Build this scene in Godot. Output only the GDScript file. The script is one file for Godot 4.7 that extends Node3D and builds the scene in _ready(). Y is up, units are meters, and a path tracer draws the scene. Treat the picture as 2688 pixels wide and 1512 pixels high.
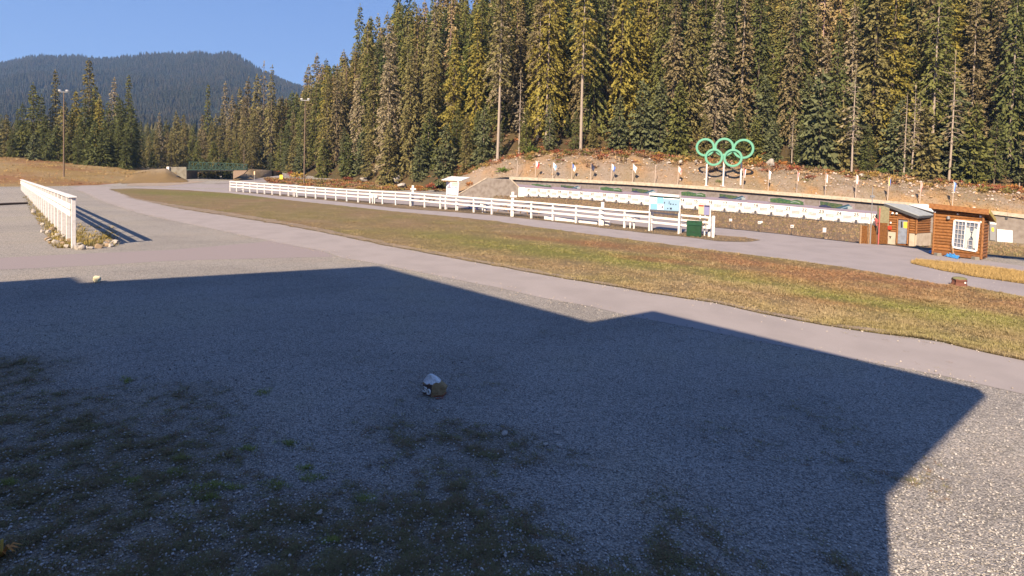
extends Node3D
# A biathlon range below a wooded slope, seen from the wall of a lodge whose shadow lies over the gravel yard.

const F := 1450.0          # focal length in pixels of the 2688 x 1512 photograph
const CX := 1344.0
const CY := 505.6
const CAM := Vector3(0, 3.9, 0)
const SUN_DIR := Vector3(0.3372, -0.5592, -0.7573)

var look: Basis
var rng := RandomNumberGenerator.new()
var M := {}
var taken := {}
var wobble := FastNoiseLite.new()
var wide := FastNoiseLite.new()
var patch := FastNoiseLite.new()


func _ready() -> void:
	rng.seed = 20261011
	# ---- camera
	var cam := Camera3D.new()
	cam.name = "camera"
	add_child(cam)
	cam.position = CAM
	cam.rotation_degrees = Vector3(-2.0, 0, 1.45)
	cam.keep_aspect = Camera3D.KEEP_HEIGHT
	cam.set_frustum(2.0 * 756.0 / F * 0.1, Vector2(0, -(756.0 - CY) / F * 0.1), 0.1, 6000.0)
	cam.current = true
	look = cam.transform.basis
	# ---- sky, air and exposure
	var we := WorldEnvironment.new()
	we.name = "environment"
	var e := Environment.new()
	e.background_mode = Environment.BG_SKY
	var sm := ProceduralSkyMaterial.new()
	sm.sky_top_color = lin(0.062, 0.119, 0.280)
	sm.sky_horizon_color = lin(0.155, 0.245, 0.410)
	sm.sky_curve = 0.15
	sm.ground_bottom_color = lin(0.08, 0.075, 0.065)
	sm.ground_horizon_color = lin(0.12, 0.12, 0.12)
	var sky := Sky.new()
	sky.sky_material = sm
	e.sky = sky
	e.tonemap_mode = Environment.TONE_MAPPER_LINEAR
	e.tonemap_exposure = 2.45
	e.fog_enabled = true
	e.fog_density = 0.00017
	e.fog_light_color = Color(0.62, 0.78, 1.0)
	e.sdfgi_enabled = true
	e.ssao_enabled = true
	e.ssil_enabled = true
	we.environment = e
	add_child(we)
	# ---- sun
	var sun := DirectionalLight3D.new()
	sun.name = "sun"
	sun.light_energy = 1.6
	sun.light_color = Color(1.0, 0.915, 0.79)
	sun.light_angular_distance = 0.5
	sun.sky_mode = DirectionalLight3D.SKY_MODE_LIGHT_ONLY
	sun.shadow_enabled = true
	add_child(sun)
	sun.look_at_from_position(Vector3.ZERO, SUN_DIR, Vector3.UP)
	wobble.seed = 3
	wobble.frequency = 0.5
	wide.seed = 8
	wide.frequency = 0.05
	wide.fractal_octaves = 4
	patch.seed = 5
	patch.frequency = 0.22
	patch.fractal_octaves = 3
	make_materials()
	# ---- the large structure
	build_ground()
	build_range_slope()
	build_hillside()
	build_mountain()
	build_lodge()
	build_shelter()
	build_bridge()
	build_huts()
	build_trees()
	# ---- the objects
	build_left_fence()
	build_arena_fence()
	build_targets()
	build_rings()
	build_flagpoles()
	build_boards()
	build_lamps()
	build_small_things()
	build_rocks()
	build_shrubs()
	build_ground_cover()


# ---------------------------------------------------------------- measuring

func lin(r: float, g_: float, b: float) -> Color:
	return Color(r, g_, b).linear_to_srgb()


func ray(px: float, py: float) -> Vector3:
	return look * Vector3((px - CX) / F, -(py - CY) / F, -1.0)


func at(px: float, py: float, depth: float) -> Vector3:
	var d := ray(px, py)
	return CAM + d * (depth / -d.z)


func ter(_x: float, z: float) -> float:        # the valley floor: level, rising gently beyond 95 m
	return maxf(0.0, -z - 95.0) * 0.04


func g(px: float, py: float) -> Vector3:       # the point of the valley floor seen at a pixel of the photograph
	var d := ray(px, py)
	if d.y < -0.0001:
		var p := CAM + d * (-CAM.y / d.y)
		if p.z > -95.0:
			return p
	var t := (CAM.y + 3.8) / (0.04 * -d.z - d.y)
	return CAM + d * t


func g2(px: float, py: float) -> Vector2:
	var p := g(px, py)
	return Vector2(p.x, p.z)


func line(xs: Array, px: float) -> float:      # piecewise linear through [x, y] pairs
	if px <= xs[0][0]:
		var s0 = (xs[1][1] - xs[0][1]) / float(xs[1][0] - xs[0][0])
		return xs[0][1] + s0 * (px - xs[0][0])
	for i in range(1, xs.size()):
		if px <= xs[i][0] or i == xs.size() - 1:
			return xs[i - 1][1] + (xs[i][1] - xs[i - 1][1]) * (px - xs[i - 1][0]) / float(xs[i][0] - xs[i - 1][0])
	return 0.0


# ---------------------------------------------------------------- naming

func numbered(called: String) -> String:
	if not taken.has(called):
		taken[called] = 0
		return called
	taken[called] += 1
	return "%s_%03d" % [called, taken[called]]


func tag(o: Node, label: String, category := "", group := "", kind := "") -> Node:
	if label: o.set_meta("label", label)
	if category: o.set_meta("category", category)
	if group: o.set_meta("group", group)
	if kind: o.set_meta("kind", kind)
	return o


func thing(called: String, label: String, category: String, where: Vector3, group := "") -> Node3D:
	var o := Node3D.new()
	o.name = numbered(called)
	add_child(o)
	o.position = where
	tag(o, label, category, group)
	return o


func part(parent: Node3D, called: String, mesh: Mesh, m: Material, where := Transform3D()) -> MeshInstance3D:
	var o := MeshInstance3D.new()
	o.name = called
	o.mesh = mesh
	o.material_override = m
	o.transform = where
	parent.add_child(o, true)
	return o


func solo(called: String, mesh: Mesh, m: Material, label: String, category: String, where := Vector3.ZERO, group := "", kind := "") -> MeshInstance3D:
	var o := MeshInstance3D.new()
	o.name = numbered(called)
	o.mesh = mesh
	o.material_override = m
	o.position = where
	add_child(o)
	tag(o, label, category, group, kind)
	return o


func stuff(called: String, mesh: Mesh, m: Material, label: String, category: String, places: Array, tints: Array) -> MultiMeshInstance3D:
	var mm := MultiMesh.new()
	mm.transform_format = MultiMesh.TRANSFORM_3D
	mm.use_colors = true
	mm.mesh = mesh
	mm.instance_count = places.size()
	for i in places.size():
		mm.set_instance_transform(i, places[i])
		mm.set_instance_color(i, tints[i])
	var o := MultiMeshInstance3D.new()
	o.name = numbered(called)
	o.multimesh = mm
	if m:
		o.material_override = m
	add_child(o)
	tag(o, label, category, "", "stuff")
	return o


const ORD_ONES := ["", "first", "second", "third", "fourth", "fifth", "sixth", "seventh", "eighth", "ninth", "tenth", "eleventh", "twelfth", "thirteenth", "fourteenth", "fifteenth", "sixteenth", "seventeenth", "eighteenth", "nineteenth"]
const ORD_TENS := ["", "", "twent", "thirt", "fort", "fift", "sixt", "sevent", "eight", "ninet"]


func ordinal(n: int) -> String:
	if n < 20:
		return ORD_ONES[n]
	if n % 10 == 0:
		return ORD_TENS[n / 10] + "ieth"
	return ORD_TENS[n / 10] + "y-" + ORD_ONES[n % 10]


# ---------------------------------------------------------------- shapes

class MB:                                      # collects triangles; front faces run clockwise
	var v := PackedVector3Array()
	var n := PackedVector3Array()
	var c := PackedColorArray()
	var uv := PackedVector2Array()
	var idx := PackedInt32Array()
	var col := Color.WHITE

	func vert(p: Vector3, nn: Vector3, cc: Color, t := Vector2.ZERO) -> int:
		v.append(p); n.append(nn); c.append(cc); uv.append(t)
		return v.size() - 1

	func tri(a: Vector3, b: Vector3, d: Vector3) -> void:
		var nn := (d - a).cross(b - a).normalized()
		var i := v.size()
		for p in [a, b, d]:
			v.append(p); n.append(nn); c.append(col); uv.append(Vector2.ZERO)
		idx.append_array([i, i + 1, i + 2])

	func poly(pts: Array, out: Vector3) -> void:   # a flat convex face that looks towards out
		var nn: Vector3 = (pts[2] - pts[0]).cross(pts[1] - pts[0])
		if nn.length_squared() < 1e-14 and pts.size() > 3:
			nn = (pts[3] - pts[0]).cross(pts[1] - pts[0])
		nn = nn.normalized()
		var p := pts.duplicate()
		if nn.dot(out) < 0:
			p.reverse()
			nn = -nn
		var i := v.size()
		for q in p:
			v.append(q); n.append(nn); c.append(col); uv.append(Vector2.ZERO)
		for k in range(1, p.size() - 1):
			idx.append_array([i, i + k, i + k + 1])

	func uvquad(a: Vector3, b: Vector3, d: Vector3, e: Vector3, out: Vector3) -> void:  # a top left, b top right, d bottom right, e bottom left
		var nn := (d - a).cross(b - a).normalized()
		var flip := nn.dot(out) < 0
		if flip: nn = -nn
		var i := v.size()
		var ps := [a, b, d, e]
		var ts := [Vector2(0, 0), Vector2(1, 0), Vector2(1, 1), Vector2(0, 1)]
		for k in 4:
			v.append(ps[k]); n.append(nn); c.append(col); uv.append(ts[k])
		if flip: idx.append_array([i, i + 2, i + 1, i, i + 3, i + 2])
		else: idx.append_array([i, i + 1, i + 2, i, i + 2, i + 3])

	func box(mid: Vector3, size: Vector3, b := Basis(), bevel := 0.0) -> void:
		var h := size * 0.5
		var e := minf(bevel, minf(h.x, minf(h.y, h.z)) * 0.6)
		if e <= 0.0:
			for ax in 3:
				for s in [-1.0, 1.0]:
					var u := (ax + 1) % 3
					var w := (ax + 2) % 3
					var ps := []
					for q in [[-1, -1], [1, -1], [1, 1], [-1, 1]]:
						var p := Vector3()
						p[ax] = s * h[ax]; p[u] = q[0] * h[u]; p[w] = q[1] * h[w]
						ps.append(mid + b * p)
					var o := Vector3(); o[ax] = s
					poly(ps, b * o)
			return
		for ax in 3:
			var u := (ax + 1) % 3
			var w := (ax + 2) % 3
			for s in [-1.0, 1.0]:
				var ps := []
				for q in [[-1, -1], [1, -1], [1, 1], [-1, 1]]:
					var p := Vector3()
					p[ax] = s * h[ax]; p[u] = q[0] * (h[u] - e); p[w] = q[1] * (h[w] - e)
					ps.append(mid + b * p)
				var o := Vector3(); o[ax] = s
				poly(ps, b * o)
			for su in [-1.0, 1.0]:
				for sw in [-1.0, 1.0]:
					var ps := []
					for q in [[-1, 0], [1, 0], [1, 1], [-1, 1]]:
						var p := Vector3()
						p[ax] = q[0] * (h[ax] - e)
						p[u] = su * (h[u] if q[1] == 0 else h[u] - e)
						p[w] = sw * (h[w] - e if q[1] == 0 else h[w])
						ps.append(mid + b * p)
					var o := Vector3(); o[u] = su; o[w] = sw
					poly(ps, b * o)
		for sx in [-1.0, 1.0]:
			for sy in [-1.0, 1.0]:
				for sz in [-1.0, 1.0]:
					var s := Vector3(sx, sy, sz)
					poly([mid + b * (s * Vector3(h.x, h.y - e, h.z - e)), mid + b * (s * Vector3(h.x - e, h.y, h.z - e)), mid + b * (s * Vector3(h.x - e, h.y - e, h.z))], b * s)

	func bar(a: Vector3, d: Vector3, w: float, t: float, up := Vector3.UP, bevel := 0.0) -> void:   # a board from a to d, w high and t thick
		var x := (d - a)
		var l := x.length()
		x /= l
		var zz := x.cross(up).normalized()
		var yy := zz.cross(x)
		box((a + d) * 0.5, Vector3(l, w, t), Basis(x, yy, zz), bevel)

	func tube(pts: Array, radii: Array, sides := 8, cap := true) -> void:
		var rings := []
		for i in pts.size():
			var d: Vector3 = (pts[mini(i + 1, pts.size() - 1)] - pts[maxi(i - 1, 0)]).normalized()
			var a := d.cross(Vector3(0.31, 0.13, 0.94) if absf(d.y) > 0.8 else Vector3.UP).normalized()
			var b := d.cross(a)
			var ring := []
			for k in sides:
				var t := TAU * k / sides
				var o := a * cos(t) + b * sin(t)
				ring.append(vert(pts[i] + o * radii[i], o, col))
			rings.append(ring)
		for i in range(1, rings.size()):
			for k in sides:
				var k2 := (k + 1) % sides
				var p = rings[i - 1][k]; var q = rings[i - 1][k2]; var r = rings[i][k]; var s = rings[i][k2]
				var nn: Vector3 = (v[r] - v[p]).cross(v[q] - v[p])
				if nn.dot(n[p]) > 0: idx.append_array([p, q, r, q, s, r])
				else: idx.append_array([p, r, q, q, r, s])
		if cap:
			for end in [0, pts.size() - 1]:
				var ps := []
				for k in sides: ps.append(v[rings[end][k]])
				poly(ps, (pts[end] - pts[1 if end == 0 else end - 1]))

	func prism(outline: PackedVector2Array, b: Basis, origin: Vector3, depth: float) -> void:   # outline in the x-y plane of b, pulled along its z
		var tr := Geometry2D.triangulate_polygon(outline)
		for s in [0.0, 1.0]:
			for k in range(0, tr.size(), 3):
				var ps := []
				for j in 3:
					var q := outline[tr[k + j]]
					ps.append(origin + b * Vector3(q.x, q.y, depth * s))
				poly(ps, b.z * (s * 2 - 1) * signf(depth))
		var cw := Geometry2D.is_polygon_clockwise(outline)
		for k in outline.size():
			var p := outline[k]
			var q := outline[(k + 1) % outline.size()]
			var o := Vector2(q.y - p.y, p.x - q.x) * (-1.0 if cw else 1.0)
			poly([origin + b * Vector3(p.x, p.y, 0), origin + b * Vector3(q.x, q.y, 0), origin + b * Vector3(q.x, q.y, depth), origin + b * Vector3(p.x, p.y, depth)], b * Vector3(o.x, o.y, 0))

	func lathe(prof: Array, mid: Vector3, b: Basis, sides := 24) -> void:   # closed profile of (radius, height) turned round b.y
		for i in prof.size():
			var p: Vector2 = prof[i]
			var q: Vector2 = prof[(i + 1) % prof.size()]
			var o := Vector2(q.y - p.y, p.x - q.x).normalized()
			for k in sides:
				var t0 := TAU * k / sides
				var t1 := TAU * (k + 1) / sides
				var d0 := Vector3(cos(t0), 0, sin(t0))
				var d1 := Vector3(cos(t1), 0, sin(t1))
				var i0 := v.size()
				for e in [[p, d0], [p, d1], [q, d1], [q, d0]]:
					vert(mid + b * (e[1] * e[0].x + Vector3(0, e[0].y, 0)), (b * (e[1] * o.x + Vector3(0, o.y, 0))).normalized(), col)
				var nn := (v[i0 + 2] - v[i0]).cross(v[i0 + 1] - v[i0])
				if nn.dot(n[i0]) >= 0: idx.append_array([i0, i0 + 1, i0 + 2, i0, i0 + 2, i0 + 3])
				else: idx.append_array([i0, i0 + 2, i0 + 1, i0, i0 + 3, i0 + 2])

	func grid(pts: Array, cols: int, colors = null) -> void:   # rows of a bumpy sheet, smooth normals; faces upward
		var base := v.size()
		var rows := pts.size() / cols
		for i in pts.size():
			var r := i / cols
			var k := i % cols
			var du: Vector3 = pts[r * cols + mini(k + 1, cols - 1)] - pts[r * cols + maxi(k - 1, 0)]
			var dv: Vector3 = pts[mini(r + 1, rows - 1) * cols + k] - pts[maxi(r - 1, 0) * cols + k]
			var nn := du.cross(dv).normalized()
			if nn.y < 0: nn = -nn
			vert(pts[i], nn, colors[i] if colors != null else col)
		for r in rows - 1:
			for k in cols - 1:
				var a := base + r * cols + k
				var b := a + 1
				var d := a + cols
				var e := d + 1
				var nn := (v[e] - v[a]).cross(v[b] - v[a])
				if nn.y > 0: idx.append_array([a, b, e, a, e, d])
				else: idx.append_array([a, e, b, a, d, e])

	func mesh() -> ArrayMesh:
		var arr := []
		arr.resize(Mesh.ARRAY_MAX)
		arr[Mesh.ARRAY_VERTEX] = v
		arr[Mesh.ARRAY_NORMAL] = n
		arr[Mesh.ARRAY_COLOR] = c
		arr[Mesh.ARRAY_TEX_UV] = uv
		arr[Mesh.ARRAY_INDEX] = idx
		var m := ArrayMesh.new()
		m.add_surface_from_arrays(Mesh.PRIMITIVE_TRIANGLES, arr)
		return m


func box_mesh(size: Vector3, bevel := 0.0, mid := Vector3.ZERO) -> ArrayMesh:
	var b := MB.new()
	b.box(mid, size, Basis(), bevel)
	return b.mesh()


func blob(seed_: int, size: Vector3, rough := 0.25, facets := 14, detail := 2) -> ArrayMesh:   # a stone: a ball cut by planes, base at y = 0
	var r := RandomNumberGenerator.new()
	r.seed = seed_
	var planes := []
	for i in facets:
		planes.append([Vector3(r.randf_range(-1, 1), r.randf_range(-0.6, 1), r.randf_range(-1, 1)).normalized(), r.randf_range(0.98 - rough * 1.35, 0.93)])
	var b := MB.new()
	var rows := 5 * detail
	var cols := 8 * detail
	var pts := []
	for i in rows + 1:
		var th := PI * i / rows
		for k in cols + 1:
			var ph := TAU * (k % cols) / cols
			var d := Vector3(sin(th) * cos(ph), cos(th), sin(th) * sin(ph))
			var s := 1.0
			for pl in planes:
				var q: float = d.dot(pl[0])
				if q * s > pl[1]:
					s = pl[1] / q
			pts.append(d * s * size * 0.5 + Vector3(0, size.y * 0.42, 0))
	for i in rows:
		for k in cols:
			var a: Vector3 = pts[i * (cols + 1) + k]
			var c: Vector3 = pts[i * (cols + 1) + k + 1]
			var d: Vector3 = pts[(i + 1) * (cols + 1) + k]
			var e: Vector3 = pts[(i + 1) * (cols + 1) + k + 1]
			var mid := (a + e) * 0.5 - Vector3(0, size.y * 0.42, 0)
			if i > 0: b.poly([a, c, e], mid)
			if i < rows - 1: b.poly([a, e, d], mid)
	return b.mesh()


func drape(poly_: PackedVector2Array, cell: float, lift: float, tint: Callable) -> ArrayMesh:   # a sheet over the valley floor inside an outline of (x, z)
	var b := MB.new()
	var lo := poly_[0]
	var hi := poly_[0]
	var busy := {}
	for i in poly_.size():
		var p := poly_[i]
		lo = lo.min(p); hi = hi.max(p)
		var q := poly_[(i + 1) % poly_.size()]
		var steps := int(p.distance_to(q) / (cell * 0.25)) + 1
		for s in steps:
			var w := p.lerp(q, float(s) / steps)
			busy[Vector2i(floori(w.x / cell), floori(w.y / cell))] = true
	for ix in range(floori(lo.x / cell), ceili(hi.x / cell)):
		for iz in range(floori(lo.y / cell), ceili(hi.y / cell)):
			var c0 := Vector2(ix, iz) * cell
			var sq := PackedVector2Array([c0, c0 + Vector2(cell, 0), c0 + Vector2(cell, cell), c0 + Vector2(0, cell)])
			if busy.has(Vector2i(ix, iz)):
				for piece in Geometry2D.intersect_polygons(poly_, sq):
					if Geometry2D.is_polygon_clockwise(piece) and false: continue
					var tr := Geometry2D.triangulate_polygon(piece)
					var first := b.v.size()
					for q in piece: b.vert(Vector3(q.x, ter(q.x, q.y) + lift, q.y), Vector3.UP, tint.call(q.x, q.y))
					for k in range(0, tr.size(), 3):
						var i0 := first + tr[k]; var i1 := first + tr[k + 1]; var i2 := first + tr[k + 2]
						if (b.v[i2] - b.v[i0]).cross(b.v[i1] - b.v[i0]).y > 0: b.idx.append_array([i0, i1, i2])
						else: b.idx.append_array([i0, i2, i1])
			elif Geometry2D.is_point_in_polygon(c0 + Vector2(cell, cell) * 0.5, poly_):
				var f := b.v.size()
				for q in sq: b.vert(Vector3(q.x, ter(q.x, q.y) + lift, q.y), Vector3.UP, tint.call(q.x, q.y))
				b.idx.append_array([f, f + 1, f + 2, f, f + 2, f + 3])
				if (b.v[f + 2] - b.v[f]).cross(b.v[f + 1] - b.v[f]).y < 0:
					b.idx.resize(b.idx.size() - 6)
					b.idx.append_array([f, f + 2, f + 1, f, f + 3, f + 2])
	return b.mesh()


func outline(pix: Array, step: float, jitter: float) -> PackedVector2Array:   # an outline measured in the photograph, made ragged
	var out := PackedVector2Array()
	for i in pix.size():
		var p := g2(pix[i][0], pix[i][1])
		var q := g2(pix[(i + 1) % pix.size()][0], pix[(i + 1) % pix.size()][1])
		var n := maxi(1, int(p.distance_to(q) / step))
		var side := (q - p).orthogonal().normalized()
		for s in n:
			var w := p.lerp(q, float(s) / n)
			var near := clampf(w.length() / 30.0, 0.4, 1.6)
			out.append(w + side * jitter * near * (wobble.get_noise_2d(w.x * 1.7, w.y * 1.7) + 0.6 * wobble.get_noise_2d(w.x * 6.0 + 40, w.y * 6.0)))
	return out


# ---------------------------------------------------------------- materials

func noise_tex(seed_: int, freq: float, ramp: Array, size := 512, kind := FastNoiseLite.TYPE_SIMPLEX_SMOOTH, octaves := 4, normal := 0.0, cell := -1) -> NoiseTexture2D:
	var f := FastNoiseLite.new()
	f.seed = seed_
	f.noise_type = kind
	f.frequency = freq
	f.fractal_octaves = octaves
	if cell >= 0:
		f.cellular_return_type = cell
		f.fractal_type = FastNoiseLite.FRACTAL_NONE
	var t := NoiseTexture2D.new()
	t.width = size
	t.height = size
	t.seamless = true
	t.noise = f
	if normal > 0.0:
		t.as_normal_map = true
		t.bump_strength = normal
	elif ramp.size():
		var gr := Gradient.new()
		var off := PackedFloat32Array()
		var cols := PackedColorArray()
		for r in ramp:
			off.append(r[0])
			cols.append(r[1])
		gr.offsets = off
		gr.colors = cols
		t.color_ramp = gr
	return t


func grey(a: float) -> Color:
	return Color(a, a, a)


func mat(color: Color, rough := 0.85, tex: Texture2D = null, scale := 1.0, vertex := true) -> StandardMaterial3D:
	var m := StandardMaterial3D.new()
	m.albedo_color = color
	m.roughness = rough
	m.metallic_specular = 0.35
	m.vertex_color_use_as_albedo = vertex
	if tex:
		m.albedo_texture = tex
		m.uv1_triplanar = true
		m.uv1_world_triplanar = true
		m.uv1_scale = Vector3.ONE * scale
	return m


func relief(m: StandardMaterial3D, tex: Texture2D, cm: float) -> StandardMaterial3D:
	m.heightmap_enabled = true
	m.heightmap_texture = tex
	m.heightmap_scale = cm
	return m


func make_materials() -> void:
	var pebbles := noise_tex(11, 0.085, [[0.0, grey(0.60)], [0.35, grey(0.77)], [0.62, grey(0.88)], [0.88, grey(1.0)], [1.0, Color(1, 0.97, 0.93)]], 1024, FastNoiseLite.TYPE_CELLULAR, 1, 0.0, FastNoiseLite.RETURN_CELL_VALUE)
	var pebble_relief := noise_tex(11, 0.085, [[0.0, grey(1.0)], [1.0, grey(0.0)]], 1024, FastNoiseLite.TYPE_CELLULAR, 1, 0.0, FastNoiseLite.RETURN_DISTANCE)
	var speckle := noise_tex(12, 0.25, [[0.0, grey(0.78)], [0.4, grey(0.92)], [0.6, grey(0.97)], [1.0, grey(1.0)]], 512)
	var blotch := noise_tex(13, 0.012, [[0.0, grey(0.93)], [0.45, grey(0.97)], [0.6, grey(0.99)], [1.0, grey(1.0)]], 512)
	var fine := noise_tex(14, 0.09, [[0.0, grey(0.60)], [0.4, grey(0.85)], [0.65, grey(0.97)], [1.0, grey(1.0)]], 512)
	var fine_relief := noise_tex(14, 0.09, [], 512)
	var stain := noise_tex(15, 0.02, [[0.0, Color(0.84, 0.82, 0.79)], [0.4, Color(0.94, 0.93, 0.92)], [0.62, Color(1, 1, 0.99)], [1.0, grey(1.0)]], 512)
	M.gravel = relief(mat(lin(0.375, 0.345, 0.325), 0.95, pebbles, 0.60), pebble_relief, 1.6)
	M.asphalt = mat(lin(0.305, 0.270, 0.267), 0.92, speckle, 0.55)
	M.asphalt.detail_enabled = true
	M.asphalt.detail_albedo = blotch
	M.asphalt.detail_blend_mode = BaseMaterial3D.BLEND_MODE_MUL
	M.asphalt.detail_uv_layer = BaseMaterial3D.DETAIL_UV_2
	M.asphalt.uv2_triplanar = true
	M.asphalt.uv2_world_triplanar = true
	M.asphalt.uv2_scale = Vector3.ONE * 0.07
	M.old_asphalt = mat(lin(0.245, 0.208, 0.212), 0.92, speckle, 0.55)
	M.turf = relief(mat(Color.WHITE, 0.95, fine, 0.5), fine_relief, 6.0)
	M.soil = relief(mat(Color.WHITE, 0.95, fine, 0.23), fine_relief, 12.0)
	M.concrete = mat(lin(0.205, 0.178, 0.165), 0.9, stain, 0.12)
	M.concrete_pale = mat(lin(0.40, 0.34, 0.28), 0.9, stain, 0.2)
	M.concrete_dark = mat(lin(0.19, 0.175, 0.15), 0.9, stain, 0.1)
	M.white = mat(lin(0.66, 0.63, 0.625), 0.55, noise_tex(16, 0.03, [[0.0, Color(0.84, 0.82, 0.78)], [0.45, grey(0.97)], [1.0, grey(1.0)]], 256), 0.7)
	M.white_metal = mat(lin(0.66, 0.65, 0.65), 0.4)
	M.paper = mat(lin(0.72, 0.72, 0.70), 0.7)
	M.grey_metal = mat(lin(0.30, 0.30, 0.31), 0.45)
	M.grey_metal.metallic = 0.5
	M.dark_metal = mat(lin(0.05, 0.05, 0.055), 0.5)
	M.roof_metal = mat(lin(0.30, 0.32, 0.34), 0.5, stain, 0.3)
	M.black = mat(lin(0.015, 0.015, 0.018), 0.6)
	M.dark_grey = mat(lin(0.075, 0.07, 0.08), 0.7)
	M.green_bin = mat(lin(0.008, 0.050, 0.021), 0.5, noise_tex(17, 0.02, [[0.0, grey(0.8)], [1.0, grey(1.0)]], 256), 0.5)
	M.bridge_green = mat(lin(0.018, 0.042, 0.032), 0.6)
	M.mint = mat(lin(0.105, 0.300, 0.215), 0.55)
	var grain := noise_tex(18, 0.03, [[0.0, Color(0.62, 0.55, 0.5)], [0.5, Color(0.92, 0.9, 0.88)], [1.0, Color(1, 1, 1)]], 512)
	M.siding = mat(lin(0.265, 0.118, 0.040), 0.6, grain, 0.5)
	M.siding_dark = mat(lin(0.19, 0.080, 0.03), 0.6, grain, 0.5)
	M.trim_wood = mat(lin(0.30, 0.140, 0.055), 0.6, grain, 0.5)
	M.lodge_wall = mat(lin(0.50, 0.44, 0.36), 0.7, grain, 0.5)
	M.plywood = mat(lin(0.17, 0.075, 0.024), 0.75, grain, 0.6)
	M.raw_wood = mat(lin(0.33, 0.215, 0.125), 0.8, grain, 0.8)
	M.grey_wood = mat(lin(0.26, 0.20, 0.16), 0.85, grain, 0.8)
	M.door_blue = mat(lin(0.19, 0.215, 0.28), 0.5, stain, 0.4)
	M.yellow = mat(lin(0.75, 0.52, 0.06), 0.5)
	M.red = mat(lin(0.45, 0.04, 0.02), 0.6)
	M.pink = mat(lin(0.42, 0.10, 0.095), 0.7)
	M.navy = mat(lin(0.03, 0.025, 0.10), 0.6)
	M.blue_tarp = mat(lin(0.045, 0.22, 0.52), 0.45)
	M.olive_wall = mat(lin(0.21, 0.19, 0.12), 0.85, stain, 0.3)
	M.glass = StandardMaterial3D.new()
	M.glass.albedo_color = Color(0.55, 0.6, 0.7, 0.25)
	M.glass.roughness = 0.05
	M.glass.transparency = BaseMaterial3D.TRANSPARENCY_ALPHA
	M.room_dark = mat(lin(0.03, 0.028, 0.03), 0.9)
	M.bark = mat(lin(0.17, 0.13, 0.10), 0.95, fine, 0.8)
	M.bark_pale = mat(lin(0.38, 0.31, 0.26), 0.9, fine, 0.8)
	M.bark_dark = mat(lin(0.10, 0.075, 0.06), 0.95, fine, 0.8)
	M.pale_pole = mat(lin(0.46, 0.37, 0.32), 0.8)
	M.bar_white = mat(lin(0.42, 0.41, 0.42), 0.6)
	M.sheet_grey = mat(lin(0.40, 0.42, 0.40), 0.8)
	M.pole_wood = mat(lin(0.20, 0.15, 0.12), 0.9, grain, 0.4)
	M.rock = mat(lin(0.42, 0.375, 0.34), 0.9, fine, 0.9)
	M.rock_brown = mat(lin(0.33, 0.24, 0.165), 0.9, fine, 0.9)
	M.leaf = []
	for c in [[0.098, 0.108, 0.034], [0.130, 0.132, 0.036], [0.172, 0.148, 0.056], [0.235, 0.195, 0.040], [0.255, 0.208, 0.135], [0.120, 0.130, 0.060], [0.190, 0.150, 0.078]]:
		var lm := mat(lin(c[0], c[1], c[2]), 0.8)
		lm.backlight_enabled = true
		lm.backlight = lin(0.22, 0.24, 0.08)
		M.leaf.append(lm)
	M.tinted = mat(Color.WHITE, 0.9)
	M.blades = mat(Color.WHITE, 0.9)
	M.far_leaf = mat(Color.WHITE, 0.95)


# ---------------------------------------------------------------- the valley floor

const RANGE_EDGE := [[1322, 524], [1400, 535], [1500, 543], [1600, 551], [1700, 563], [1780, 579], [1869, 595.6], [1952, 603.5], [2050, 613.5], [2136, 624], [2254, 637], [2343, 643.5], [2447, 652], [2600, 668], [2688, 676], [2800, 690]]
const BASE_Y := [[1322, 514], [1361, 516.5], [1500, 523], [1586, 530.4], [1700, 541], [1786, 549], [1890, 557], [1983, 563.5], [2099, 575], [2198, 584], [2300, 592], [2450, 612], [2600, 634], [2688, 642], [2800, 654]]
const LEDGE_Y := [[1337, 463.5], [1500, 470], [1660, 477], [1800, 485.5], [1950, 496], [2150, 511], [2334, 527], [2500, 542], [2604, 552.5], [2688, 563], [2800, 577]]
const LEDGE_D := [[1337, 86.0], [2334, 72.0], [2800, 66.0]]


func gravel_tint(x: float, z: float) -> Color:
	var n := patch.get_noise_2d(x, z)
	var n2 := wide.get_noise_2d(x * 3.0, z * 3.0)
	var c := Color(1, 1, 1) * (0.96 + 0.24 * n2 + 0.10 * wide.get_noise_2d(x * 4.0 + z * 6.0, (z * 0.8 - x * 0.55) * 14.0))
	c.a = 1.0
	var m := clampf((z + 7.6 - 0.42 * x) / 2.2 + n * 1.1, 0.0, 1.0) * clampf(0.88 + n * 0.6, 0.0, 1.0)
	var band := Vector2((x + 0.35 - (z + 8.0) * -0.2) / 1.9, (z + 7.75 + x * -0.24) / 0.45).length()
	m = maxf(m, clampf(1.5 - band + n * 0.9, 0.0, 1.0) * 0.75)
	if x < -12.0 or z > 4.0: m *= 0.6
	c = c.lerp(Color(0.50, 0.44, 0.32), m * 0.85)
	var sand := clampf(n2 * 1.6 - 0.15, 0.0, 0.5)
	return c.lerp(Color(1.03, 0.93, 0.82), sand)


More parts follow.
